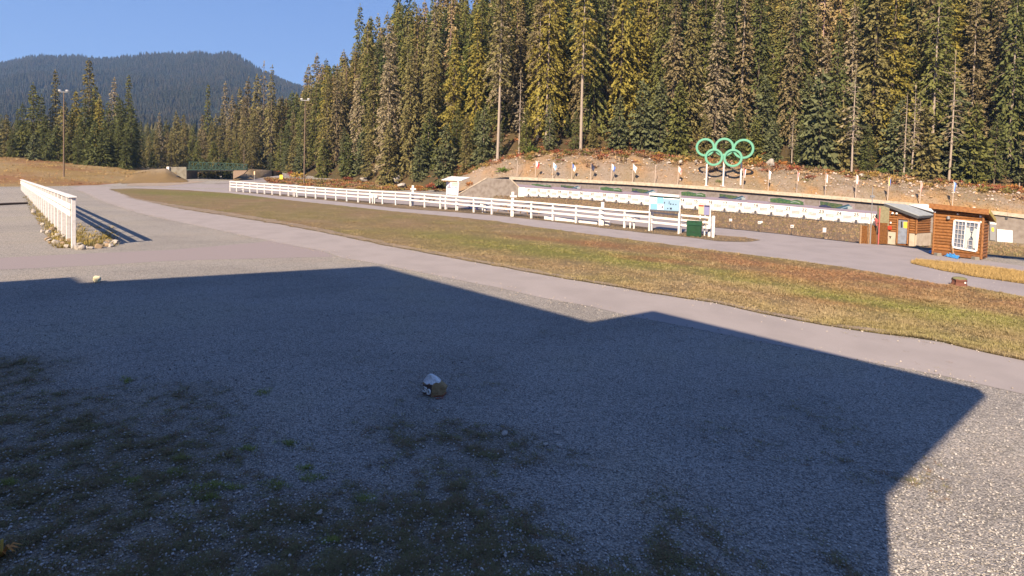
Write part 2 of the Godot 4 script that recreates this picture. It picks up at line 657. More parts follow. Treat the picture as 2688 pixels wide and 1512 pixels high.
func build_ground() -> void:
	var pit := PackedVector2Array()
	for i in RANGE_EDGE.size():
		pit.append(g2(RANGE_EDGE[i][0], RANGE_EDGE[i][1]))
	pit.append(Vector2(260, -40))
	pit.append(Vector2(260, -260))
	pit.append(Vector2(8, -260))
	var xs := PackedFloat32Array()
	var zs := PackedFloat32Array()
	var x := -900.0
	while x <= 900.0:
		xs.append(x)
		x += 0.5 if absf(x + 1.0) < 14.0 else 1.5 if absf(x) < 50.0 else 6.0 if absf(x) < 150.0 else 50.0
	var z := 60.0
	while z >= -900.0:
		zs.append(z)
		z -= 0.5 if z < 0.0 and z > -22.0 else 1.5 if z < 8.0 and z > -60.0 else 5.0 if z > -200.0 else 50.0
	var pts := []
	var cols := []
	for zz in zs:
		for xx in xs:
			var y := ter(xx, zz)
			if zz < -20.0 and xx > 0.0 and Geometry2D.is_point_in_polygon(Vector2(xx, zz), pit): y = -9.0
			if zz < -95.0: y = minf(y, 14.0)
			pts.append(Vector3(xx, y, zz))
			cols.append(gravel_tint(xx, zz) if zz > -172.0 else Color(0.16, 0.15, 0.10))
	var b := MB.new()
	b.grid(pts, xs.size(), cols)
	solo("ground", b.mesh(), M.gravel, "grey gravel ground of the yard and the valley floor", "ground", Vector3.ZERO, "", "structure")
	# the pale asphalt lane that crosses the picture from upper left to right, and its fork over the footbridge
	var lane := [[286, 496], [350, 520], [466, 547], [602, 568], [738, 590], [850, 611], [900, 622], [1055, 653], [1211, 682], [1428, 722.5], [1700, 769], [1873, 795.6], [2045, 834], [2237, 866.6], [2467, 899], [2688, 947], [2900, 995], [2900, 1085], [2687, 1035], [2476, 987], [2222, 940], [2020, 902], [1799, 857.6], [1653, 830], [1552, 805], [1428, 783], [1304, 755], [1148, 724], [996, 693], [900, 677.6], [850, 659.5], [777, 646], [660, 622.6], [540, 597], [435, 576], [350, 555.7], [271, 529], [224, 507], [191, 494.4], [243, 474.6], [298, 453], [348, 447], [437, 440], [437, 446], [335, 458], [300, 478]]
	lane_shape = outline(lane, 0.8, 0.05)
	solo("asphalt_lane", drape(lane_shape, 1.5, 0.006, func(_x, _z): return Color.WHITE), M.asphalt, "pale grey asphalt lane crossing between the gravel yard and the grass field", "path", Vector3.ZERO, "", "structure")
	var rear := [[350, 494], [486, 499], [602, 507], [738, 523.5], [850, 535.5], [1052, 557], [1188, 569], [1300, 580.5], [1394, 595], [1530, 613], [1700, 635], [1873, 657.5], [2045, 678.6], [2237, 705.5], [2467, 747.7], [2544, 753], [2688, 780], [2900, 820], [2900, 740], [2688, 699.5], [2604, 687], [2575, 681], [2530, 676], [2447, 663], [2418, 655], [2343, 645], [2254, 639], [2136, 625.5], [2050, 615], [1952, 605], [1869, 597], [1780, 581], [1700, 565], [1600, 553], [1500, 545], [1400, 537], [1322, 526], [1210, 513], [1100, 507], [1000, 503], [850, 499], [760, 492], [690, 481], [640, 479], [567, 484], [480, 482], [420, 482], [385, 488]]
	solo("asphalt_loop", drape(outline(rear, 0.8, 0.05), 1.5, 0.010, func(_x, _z): return Color(0.97, 0.97, 1.0)), M.asphalt, "grey asphalt loop around and behind the long white fence", "path", Vector3.ZERO, "", "structure")
	var up := [[640, 481], [700, 478], [746, 464], [790, 459], [800, 452], [750, 452], [700, 456], [655, 467], [560, 482]]
	solo("hill_path", drape(outline(up, 1.5, 0.05), 3.0, 0.05, func(_x, _z): return Color.WHITE), M.asphalt, "asphalt path climbing right behind the far end of the white fence", "path", Vector3.ZERO, "", "structure")
	var road := [[-150, 691], [0, 677], [174, 668], [450, 656], [680, 636], [706, 631], [780, 647], [850, 660.5], [876, 673], [860, 674], [450, 684.5], [248, 697], [0, 708], [-150, 722]]
	solo("side_road", drape(outline(road, 0.6, 0.06), 1.0, 0.003, func(_x, _z): return Color.WHITE), M.old_asphalt, "darker asphalt side road joining the lane from the left", "road", Vector3.ZERO, "", "structure")
	# the grass
	var field := [[288, 497], [350, 520], [466, 547], [602, 568], [738, 590], [850, 611], [900, 622], [1055, 653], [1211, 682], [1428, 722.5], [1700, 769], [1873, 795.6], [2045, 834], [2237, 866.6], [2467, 899], [2688, 947], [2900, 995], [2900, 820], [2688, 780], [2544, 753], [2467, 747.7], [2237, 705.5], [2045, 678.6], [1873, 657.5], [1700, 635], [1530, 613], [1394, 595], [1300, 580.5], [1188, 569], [1052, 557], [850, 535.5], [738, 523.5], [602, 507], [486, 499], [350, 495]]
	field_shape = outline(field, 0.5, 0.22)
	solo("grass_field", drape(field_shape, 0.8, 0.022, field_tint), M.turf, "long grass field turning brown, green and red between two asphalt paths", "grass", Vector3.ZERO, "", "structure")
	var strip := [[602, 501.5], [738, 515.5], [850, 525.5], [1052, 548], [1200, 558], [1300, 566], [1394, 576], [1530, 592], [1600, 601], [1703, 613], [1807, 623], [1886, 634], [1960, 636], [1998, 631], [1952, 623.6], [1869, 617], [1780, 607], [1600, 586], [1450, 571], [1300, 556], [1200, 546], [1050, 536], [850, 519], [738, 510]]
	strip_shape = outline(strip, 0.6, 0.15)
	solo("fence_verge", drape(strip_shape, 0.8, 0.026, func(x_, z_): return Color(0.235, 0.175, 0.115) * (1.0 + 0.5 * patch.get_noise_2d(x_ * 2.0, z_ * 2.0))), M.turf, "strip of dry brown grass under the long white fence", "grass", Vector3.ZERO, "", "structure")
	var right := [[2397, 693], [2406, 684], [2488, 689], [2592, 702.6], [2688, 716], [2900, 748], [2900, 785], [2688, 746], [2550, 726], [2447, 705.7]]
	right_shape = outline(right, 0.6, 0.15)
	solo("grass_island", drape(right_shape, 0.8, 0.028, func(x_, z_): return Color(0.30, 0.205, 0.085) * (1.0 + 0.4 * patch.get_noise_2d(x_ * 2.0, z_ * 2.0))), M.turf, "island of dry yellow grass between asphalt arms at the right", "grass", Vector3.ZERO, "", "structure")
	var patch_a := [[370, 476], [440, 474], [500, 474], [545, 477], [430, 489], [330, 488], [345, 481]]
	solo("gravel_apron", drape(outline(patch_a, 2.0, 0.3), 4.0, 0.03, func(_x, _z): return Color(0.45, 0.36, 0.29)), M.turf, "pinkish gravel apron in front of the footbridge", "ground", Vector3.ZERO, "", "structure")
	# pale sandy fringe between the lane and the field
	var fringe := [[330, 517], [466, 546], [602, 567], [738, 589], [850, 610], [900, 621], [1055, 652], [1211, 681], [1428, 721.5], [1700, 768], [1873, 794.6], [2045, 833], [2237, 865.6], [2467, 898], [2688, 946], [2900, 994], [2900, 985], [2688, 937], [2467, 890], [2237, 858], [2045, 826], [1873, 789], [1700, 763], [1428, 715], [1211, 675], [1055, 645], [900, 613], [850, 602], [738, 581], [602, 559], [466, 539]]
	fringe_shape = outline(fringe, 0.35, 0.22)
	solo("sandy_fringe", drape(fringe_shape, 0.6, 0.034, func(x_, z_): return Color(0.36, 0.28, 0.215) * (1.0 + 0.35 * patch.get_noise_2d(x_ * 5.0, z_ * 5.0))), M.turf, "narrow pale sandy fringe along the field's edge", "ground", Vector3.ZERO, "", "structure")
	# golden mound at the far left
	var pts2 := []
	var cols2 := []
	var n := 46
	for iz in 26:
		for ix in n:
			var mx := -210.0 + ix * 3.4
			var mz := -76.0 - iz * 2.8
			var u := (mx + 128.0) / (58.0 if mx > -128.0 else 140.0)
			var w := (mz + 112.0) / 34.0
			var hgt := 4.4 * clampf(1.0 - u * u, 0.0, 1.0) * pow(clampf(1.0 - w * w, 0.0, 1.0), 0.8)
			hgt += 0.35 * wide.get_noise_2d(mx * 2.0, mz * 2.0) * clampf(hgt, 0.0, 1.0)
			pts2.append(Vector3(mx, ter(mx, mz) + hgt - 0.25, mz))
			var t := 0.5 + 0.9 * patch.get_noise_2d(mx * 0.35, mz * 0.35)
			cols2.append(Color(0.33, 0.215, 0.075).lerp(Color(0.36, 0.26, 0.14), clampf(t, 0, 1)).lerp(Color(0.30, 0.135, 0.06), clampf(-patch.get_noise_2d(mx * 0.2 + 90, mz * 0.2) * 2.0, 0, 0.8)))
	mound_pts = pts2
	var mb := MB.new()
	mb.grid(pts2, n, cols2)
	solo("grassy_mound", mb.mesh(), M.turf, "low mound of golden dry grass at the far left", "mound", Vector3.ZERO, "", "structure")


var field_shape := PackedVector2Array()
var strip_shape := PackedVector2Array()
var fringe_shape := PackedVector2Array()
var right_shape := PackedVector2Array()
var mound_pts := []
# where the turf is green or red: pixel of the photograph, reach along and across the field in metres, colour, strength
const TURF := [
	[560, 511, 13.0, 4.0, 0, 0.9], [420, 508, 8.0, 3.0, 0, 0.8], [1000, 548, 9.0, 2.0, 0, 0.35], [1350, 650, 7.0, 2.6, 0, 0.7], [1560, 672, 7.0, 2.0, 0, 0.8], [1480, 660, 6.0, 3.0, 0, 0.4], [1930, 722, 5.0, 1.4, 0, 0.9],
	[2150, 765, 4.0, 1.0, 0, 0.7], [2330, 800, 5.0, 1.6, 0, 1.0], [2560, 850, 4.0, 1.6, 0, 0.6], [2600, 905, 3.0, 1.0, 0, 0.5], [1180, 622, 5.0, 1.6, 0, 0.5],
	[1530, 640, 8.0, 1.1, 1, 0.9], [1760, 688, 3.0, 0.9, 1, 0.9], [1700, 650, 7.0, 1.2, 1, 0.5], [2080, 705, 6.0, 1.5, 1, 0.9], [2250, 735, 6.0, 1.8, 1, 0.8], [2360, 770, 5.0, 1.6, 1, 0.6], [2180, 797, 2.0, 0.6, 1, 0.7], [2500, 790, 6.0, 1.5, 1, 0.5], [1880, 670, 6.0, 1.0, 1, 0.6],
]
var turf_spots := []


func field_tint(x: float, z: float) -> Color:
	if turf_spots.is_empty():
		for t in TURF: turf_spots.append([g2(t[0], t[1]), t[2], t[3], t[4], t[5]])
	var n := patch.get_noise_2d(x * 1.3, z * 1.3)
	var n2 := wide.get_noise_2d(x * 2.5 + 200, z * 2.5)
	var c := Color(0.262, 0.182, 0.105).lerp(Color(0.232, 0.188, 0.082), clampf(0.5 + n2 * 1.2, 0.0, 1.0))
	c = c.lerp(Color(0.33, 0.245, 0.155), clampf(n * 1.1 - 0.05, 0.0, 0.55))
	var along := Vector2(0.80, 0.60)
	if z < -45.0: along = Vector2(0.90, 0.43)
	for s in turf_spots:
		var d: Vector2 = Vector2(x, z) - s[0]
		var q := Vector2(d.dot(along) / s[1], d.dot(along.orthogonal()) / s[2]).length()
		var k := clampf(1.25 - q + n * 0.55, 0.0, 1.0) * float(s[4])
		if k > 0.0: c = c.lerp(Color(0.190, 0.190, 0.048) if s[3] == 0 else Color(0.262, 0.128, 0.066), k * 0.85)
	return c


func slope_point(px: float, k: float) -> Vector3:      # the range floor: k = 0 at the path, 1 at the foot of the targets
	var a := g(px, line(RANGE_EDGE, px))
	var b := at(px, line(BASE_Y, px), line(LEDGE_D, px) - 0.9)
	var p := a.lerp(b, k)
	p.y += 0.16 * wobble.get_noise_2d(p.x * 0.5, p.z * 0.5) * sin(PI * clampf(k, 0, 1))
	return p


func build_range_slope() -> void:
	var pts := []
	var cols := []
	var n := 75
	for r in 30:
		for i in n:
			var px := 1322.0 + i * 20.0
			var k := minf(r / 26.0, 1.0)
			var p := slope_point(px, k)
			if r > 26:
				var d := ray(px, 500)
				p += Vector3(d.x, 0, d.z).normalized() * (r - 26) * 1.5
			pts.append(p)
			var t := patch.get_noise_2d(p.x * 1.5, p.z * 0.9)
			var c := Color(0.235, 0.165, 0.105).lerp(Color(0.30, 0.205, 0.145), clampf(0.5 + t, 0, 1))
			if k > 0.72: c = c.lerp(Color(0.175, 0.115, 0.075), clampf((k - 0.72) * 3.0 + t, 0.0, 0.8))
			if k > 0.97: c = Color(0.30, 0.25, 0.22)
			if px > 2560: c = Color(0.26, 0.195, 0.09).lerp(Color(0.30, 0.26, 0.21), clampf((k - 0.55) * 4.0, 0, 1))
			cols.append(c)
	var b := MB.new()
	b.grid(pts, n, cols)
	solo("range_floor", b.mesh(), M.soil, "brown earth and dry grass floor in front of the row of targets", "ground", Vector3.ZERO, "", "structure")


# ---------------------------------------------------------------- the wooded slope

const FOOT_Y := [[560, 446], [640, 446], [760, 460], [900, 472], [1000, 483], [1100, 484], [1200, 470], [1290, 428], [1345, 412], [1400, 404], [1500, 398], [1650, 396], [1800, 415], [2000, 432], [2150, 448], [2300, 460], [2450, 478], [2688, 505], [2900, 530]]
const FOOT_D := [[560, 190.0], [640, 176.0], [760, 150.0], [900, 126.0], [1000, 114.0], [1100, 107.0], [1200, 102.0], [1290, 99.0], [1400, 97.0], [1500, 96.0], [1650, 95.0], [1800, 92.0], [2000, 88.0], [2150, 85.0], [2300, 82.5], [2450, 80.0], [2688, 77.0], [2900, 74.0]]
const STEEP := [[560, 0.04], [640, 0.06], [760, 0.18], [900, 0.36], [1050, 0.50], [1290, 0.52], [1500, 0.50], [2000, 0.50], [2900, 0.50]]


func hill(px: float, d: float) -> Vector3:
	var base := at(px, line(FOOT_Y, px), line(FOOT_D, px))
	var dir := ray(px, 480)
	dir.y = 0
	dir = dir.normalized()
	var p := base + dir * d
	p.y += line(STEEP, px) * d
	p.y += 1.2 * wide.get_noise_2d(p.x, p.z) * clampf(d / 8.0, 0, 1)
	return p


func bank(px: float, k: float) -> Vector3:             # from the concrete ledge (k = 0) up to the edge of the wood (k = 1)
	var lo: Vector3
	if px >= 1337.0:
		lo = at(px, line(LEDGE_Y, px), line(LEDGE_D, px))
		var dir := ray(px, 480)
		lo += Vector3(dir.x, 0, dir.z).normalized() * 1.1
		lo.y -= 0.12
	else:
		lo = at(px, line([[1150, 478], [1170, 476], [1206, 503], [1240, 488], [1275, 470], [1337, 464]], px), line([[1150, 104], [1170, 103], [1206, 90], [1275, 88.5], [1337, 87.2]], px))
	var hi := at(px, line(FOOT_Y, px), line(FOOT_D, px) + 0.3)
	var p := lo.lerp(hi, k)
	p.y += sin(PI * pow(k, 0.8)) * (0.95 + 0.5 * wobble.get_noise_2d(p.x * 0.35, p.z * 0.35) + 0.25 * wobble.get_noise_2d(p.x * 1.1, p.z * 1.1))
	return p


func build_hillside() -> void:
	var pts := []
	var cols := []
	var n := 80
	for r in 24:
		for i in n:
			var px := 560.0 + i * 30.0
			var p := hill(px, r * 5.5 - 0.4)
			if r == 0: p.y -= 0.5
			pts.append(p)
			var t := clampf(0.5 + patch.get_noise_2d(p.x, p.z), 0, 1)
			cols.append(Color(0.060, 0.050, 0.024).lerp(Color(0.130, 0.085, 0.040), t))
	var b := MB.new()
	b.grid(pts, n, cols)
	solo("hillside", b.mesh(), M.soil, "steep forest floor rising behind the range", "hill", Vector3.ZERO, "", "structure")
	var pts2 := []
	var cols2 := []
	var n2 := 160
	for r in 22:
		for i in n2:
			var px := 1150.0 + i * 11.0
			var k := r / 21.0
			var p := bank(px, k)
			pts2.append(p)
			var t := clampf(0.5 + 1.1 * patch.get_noise_2d(p.x * 0.8, p.z * 0.8 + p.y), 0, 1)
			var s := clampf(wide.get_noise_2d(p.x * 3.0, p.y * 6.0 + p.z) * 2.2 + 0.25, 0, 1)
			var c := Color(0.285, 0.215, 0.140).lerp(Color(0.42, 0.235, 0.095), s).lerp(Color(0.31, 0.255, 0.22), t * 0.7)
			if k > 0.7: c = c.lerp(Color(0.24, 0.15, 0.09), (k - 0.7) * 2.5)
			if px > 2330: c = c.lerp(Color(0.46, 0.27, 0.10), 0.5 * s)
			cols2.append(c)
	var b2 := MB.new()
	b2.grid(pts2, n2, cols2)
	solo("earth_bank", b2.mesh(), M.soil, "bare bank of orange earth and stones above the concrete ledge", "bank", Vector3.ZERO, "", "structure")


func mountain(u: float, k: float) -> Vector3:          # u along the picture (pixels), k = 0 at its foot, 1 at the crest
	var crest := line([[-500, 240], [-200, 205], [0, 166], [60, 151], [110, 142], [200, 147], [300, 151], [350, 144], [400, 138], [480, 139], [520, 136], [560, 141], [600, 136], [620, 141], [650, 160], [680, 180], [760, 215], [900, 260], [1100, 300], [1400, 330]], u)
	var d := lerpf(430.0, 1500.0, k)
	var top := at(u, crest, 1500.0)
	var dir := ray(u, 430)
	var p := CAM + dir * (d / -dir.z)
	var prof := pow(k, 1.35)
	p.y = lerpf(6.0, top.y, prof) + 26.0 * wide.get_noise_2d(p.x * 0.10, p.z * 0.10) * sin(PI * k) - 9.0 * k
	return p


func build_mountain() -> void:
	var pts := []
	var cols := []
	var n := 70
	for r in 31:
		for i in n:
			var u := -450.0 + i * 26.0
			var k := r / 29.0
			var p := mountain(u, minf(k, 1.0))
			if r == 30: p += Vector3(0, -60, -260)
			pts.append(p)
			var t := clampf(patch.get_noise_2d(p.x * 0.02, p.z * 0.02) * 3.0 - 0.7, 0, 1)
			cols.append(Color(0.030, 0.036, 0.020).lerp(Color(0.13, 0.085, 0.05), t * 0.6))
	var b := MB.new()
	b.grid(pts, n, cols)
	solo("mountain", b.mesh(), M.far_leaf, "long blue wooded mountain ridge under the clear sky", "mountain", Vector3.ZERO, "", "structure")
	var fir := MB.new()
	var r2 := RandomNumberGenerator.new()
	r2.seed = 77
	for tier in 4:
		var y0 := 0.08 + 0.22 * tier
		var y1 := y0 + 0.34
		var rad := 0.19 * (1.0 - tier * 0.22)
		for k in 6:
			var t0 := TAU * k / 6.0 + tier
			var t1 := t0 + TAU / 6.0
			fir.col = grey(r2.randf_range(0.6, 1.25))
			fir.tri(Vector3(cos(t0) * rad * r2.randf_range(0.7, 1.2), y0 + r2.randf_range(-0.04, 0.04), sin(t0) * rad), Vector3(0, minf(y1, 1.0), 0), Vector3(cos(t1) * rad, y0, sin(t1) * rad * r2.randf_range(0.7, 1.2)))
	var places := []
	var tints := []
	var r := RandomNumberGenerator.new()
	r.seed = 91
	while places.size() < 40000:
		var u := r.randf_range(-330.0, 1050.0)
		var k := pow(r.randf(), 0.85)
		var p := mountain(u, k)
		var q := wide.get_noise_2d(p.x * 0.25 + 50, p.z * 0.25)
		if patch.get_noise_2d(p.x * 0.02, p.z * 0.02) > 0.33 and r.randf() < 0.75: continue
		if u > 360 and u < 540 and k > 0.05 and k < 0.12: continue
		var h := r.randf_range(9.0, 17.0) * (1.0 + 0.3 * q)
		places.append(Transform3D(Basis(Vector3.UP, r.randf() * TAU) * Basis.from_scale(Vector3(h * 1.15, h, h * 1.15)), p - Vector3(0, 1, 0)))
		var c := Color(0.020, 0.026, 0.015).lerp(Color(0.048, 0.038, 0.022), clampf(r.randf() * 0.8 + q * 0.6, 0, 1))
		tints.append(c)
	while places.size() < 43500:                   # the wooded valley floor between the near woods and the mountain
		var zz := r.randf_range(-310.0, -480.0)
		var xx := r.randf_range(-1.05, 0.12) * -zz
		var h := r.randf_range(10.0, 21.0)
		places.append(Transform3D(Basis(Vector3.UP, r.randf() * TAU) * Basis.from_scale(Vector3(h * 1.3, h, h * 1.3)), Vector3(xx, minf(ter(xx, zz), 13.5) - 0.5, zz)))
		tints.append(Color(0.042, 0.048, 0.020).lerp(Color(0.10, 0.085, 0.036), r.randf()))
	stuff("mountain_forest", fir.mesh(), M.far_leaf, "conifer forest covering the far mountain and the valley floor before it", "forest", places, tints)


# ---------------------------------------------------------------- the lodge whose shadow lies over the yard

func build_lodge() -> void:
	var z0 := 0.6
	var prof := []
	for s in [[0, 740], [195, 727], [217, 742], [995, 698], [1550, 845], [1715, 816], [2570, 1020]]:
		var p := g(s[0], s[1])
		var t := (z0 - p.z) / -SUN_DIR.z
		prof.append(Vector2(p.x - SUN_DIR.x * t, -SUN_DIR.y * t))
	prof.push_front(prof[0] + Vector2(-9, -3.6))
	var root := thing("lodge", "tall gabled lodge behind the viewpoint, known by the shadow it throws over the gravel", "building", Vector3(0, 0, z0))
	var back := Vector3(-0.77, 0, 0.63) * 13.0
	var roof := MB.new()
	for i in prof.size() - 1:
		var a := Vector3(prof[i].x, prof[i].y, 0)
		var b := Vector3(prof[i + 1].x, prof[i + 1].y, 0)
		var dn := Vector3(0, -0.28, 0)
		roof.poly([a, b, b + back, a + back], Vector3.UP)
		roof.poly([a + dn, b + dn, b + back + dn, a + back + dn], Vector3.DOWN)
		roof.poly([a, b, b + dn, a + dn], Vector3.FORWARD)
		roof.poly([a + back, b + back, b + back + dn, a + back + dn], Vector3.BACK)
	var last := Vector3(prof[-1].x, prof[-1].y, 0)
	roof.poly([last, last + back, last + back - Vector3(0, 0.28, 0), last - Vector3(0, 0.28, 0)], Vector3.RIGHT)
	part(root, "roof", roof.mesh(), M.roof_metal)
	var corner := 1.40
	var wall := PackedVector2Array()
	wall.append(Vector2(prof[0].x + 1.0, 0))
	for i in prof.size():
		var q: Vector2 = prof[i]
		if i == prof.size() - 1:
			var p0: Vector2 = prof[i - 1]
			q = p0.lerp(q, (corner - p0.x) / (q.x - p0.x))
		if i == 0: q = q.lerp(prof[1], 1.0 / (prof[1].x - q.x))
		wall.append(q - Vector2(0, 0.3))
	wall.append(Vector2(corner, 5.74))
	wall.append(Vector2(1.02, 4.4))
	wall.append(Vector2(1.02, 0))
	var w := MB.new()
	w.prism(wall, Basis(), Vector3.ZERO, 0.3)
	part(root, "front_wall", w.mesh(), M.lodge_wall)
	var s := MB.new()
	var hh := wall[wall.size() - 4].y
	s.bar(Vector3(0.82, hh / 2, 0.3), Vector3(0.82, hh / 2, 0.3) + back * 0.95, hh, 0.2)
	part(root, "side_wall", s.mesh(), M.lodge_wall)
	for k in 5:
		var st := MB.new()
		var t := k / 5.0
		var foot := Vector3(corner - 0.1, hh - 2.3, 0.4) + back * t
		st.bar(foot, foot + Vector3(1.7 * (1.0 - t * 0.3), 1.0, 0.1), 0.2, 0.15)
		part(root, "eave_brace", st.mesh(), M.trim_wood)


# ---------------------------------------------------------------- concrete shelter of the range

func ledge(px: float) -> Vector3:
	return at(px, line(LEDGE_Y, px), line(LEDGE_D, px))


func hexa(b: MB, p: Array, off: Vector3) -> void:       # four corners of a face and the offset of the opposite one
	var mid: Vector3 = (p[0] + p[1] + p[2] + p[3]) * 0.25 + off * 0.5
	b.poly(p, -off)
	b.poly([p[0] + off, p[1] + off, p[2] + off, p[3] + off], off)
	for k in 4:
		var q: Vector3 = p[k]
		var r: Vector3 = p[(k + 1) % 4]
		b.poly([q, r, r + off, q + off], (q + r + off) * 0.5 - mid)


func slab(p: Array, off: Vector3) -> ArrayMesh:
	var b := MB.new()
	hexa(b, p, off)
	return b.mesh()


func hit(px: float, py: float, on: Vector3, normal: Vector3) -> Vector3:
	var d := ray(px, py)
	return CAM + d * ((on - CAM).dot(normal) / d.dot(normal))


func mural_image(second: bool) -> ImageTexture:
	var w := 256
	var h := 80
	var im := Image.create(w, h, false, Image.FORMAT_RGB8)
	var f := FastNoiseLite.new()
	f.seed = 31 if second else 32
	f.frequency = 0.03
	for y in h:
		for x in w:
			var u := float(x) / w
			var v := 1.0 - float(y) / h
			var n := f.get_noise_2d(x, y)
			var c := Color(0.46, 0.42, 0.44) * (1.0 + 0.12 * n)
			if not second:
				var top := 0.95 - 0.75 * absf(u - 0.30) if u < 0.62 else 0.55 + 0.3 * sin((u - 0.62) * 9.0)
				if u > 0.06 and u < 0.97 and v < top:
					c = Color(0.13, 0.26, 0.17).lerp(Color(0.24, 0.33, 0.18), clampf(0.5 + n * 1.8, 0, 1))
				if absf(v - (0.95 - (u - 0.28) * 1.3)) < 0.09 and u > 0.3 and u < 0.75: c = Color(0.10, 0.27, 0.20)
				if absf(v - (0.5 - 0.6 * (u - 0.75) * (u - 0.75) * 20.0)) < 0.07 and u > 0.62 and u < 0.88: c = Color(0.46, 0.50, 0.49)
			else:
				if u > 0.03 and u < 0.66 and v < 0.97 - 0.35 * u:
					c = Color(0.12, 0.22, 0.16).lerp(Color(0.25, 0.29, 0.17), clampf(0.4 + n * 2.0, 0, 1))
				if u < 0.34 and v < 0.42 - absf(u - 0.16) * 1.5: c = Color(0.10, 0.12, 0.27)
				var crest := 0.08 + (u - 0.48) * 2.4
				if u > 0.48 and u < 0.93 and v < minf(crest, 0.9 - maxf(0.0, u - 0.82) * 4.0):
					c = Color(0.11, 0.24, 0.33)
					if v > crest - 0.28 and u < 0.8: c = Color(0.08, 0.22, 0.30)
					if absf(v - (crest - 0.4)) < 0.06: c = Color(0.42, 0.50, 0.57)
					if u > 0.80 and v < 0.5: c = Color(0.50, 0.53, 0.55)
			c.a = 1.0
			im.set_pixel(x, y, c)
	return ImageTexture.create_from_image(im)


const WHITE_TOP := [[1361, 491.6], [1497, 501], [1588, 507], [1700, 514.5], [1790, 520], [1910, 528], [2050, 539.7], [2198, 554], [2300, 562.5], [2400, 573]]
var wall_back := Vector3()
var wall_along := Vector3()


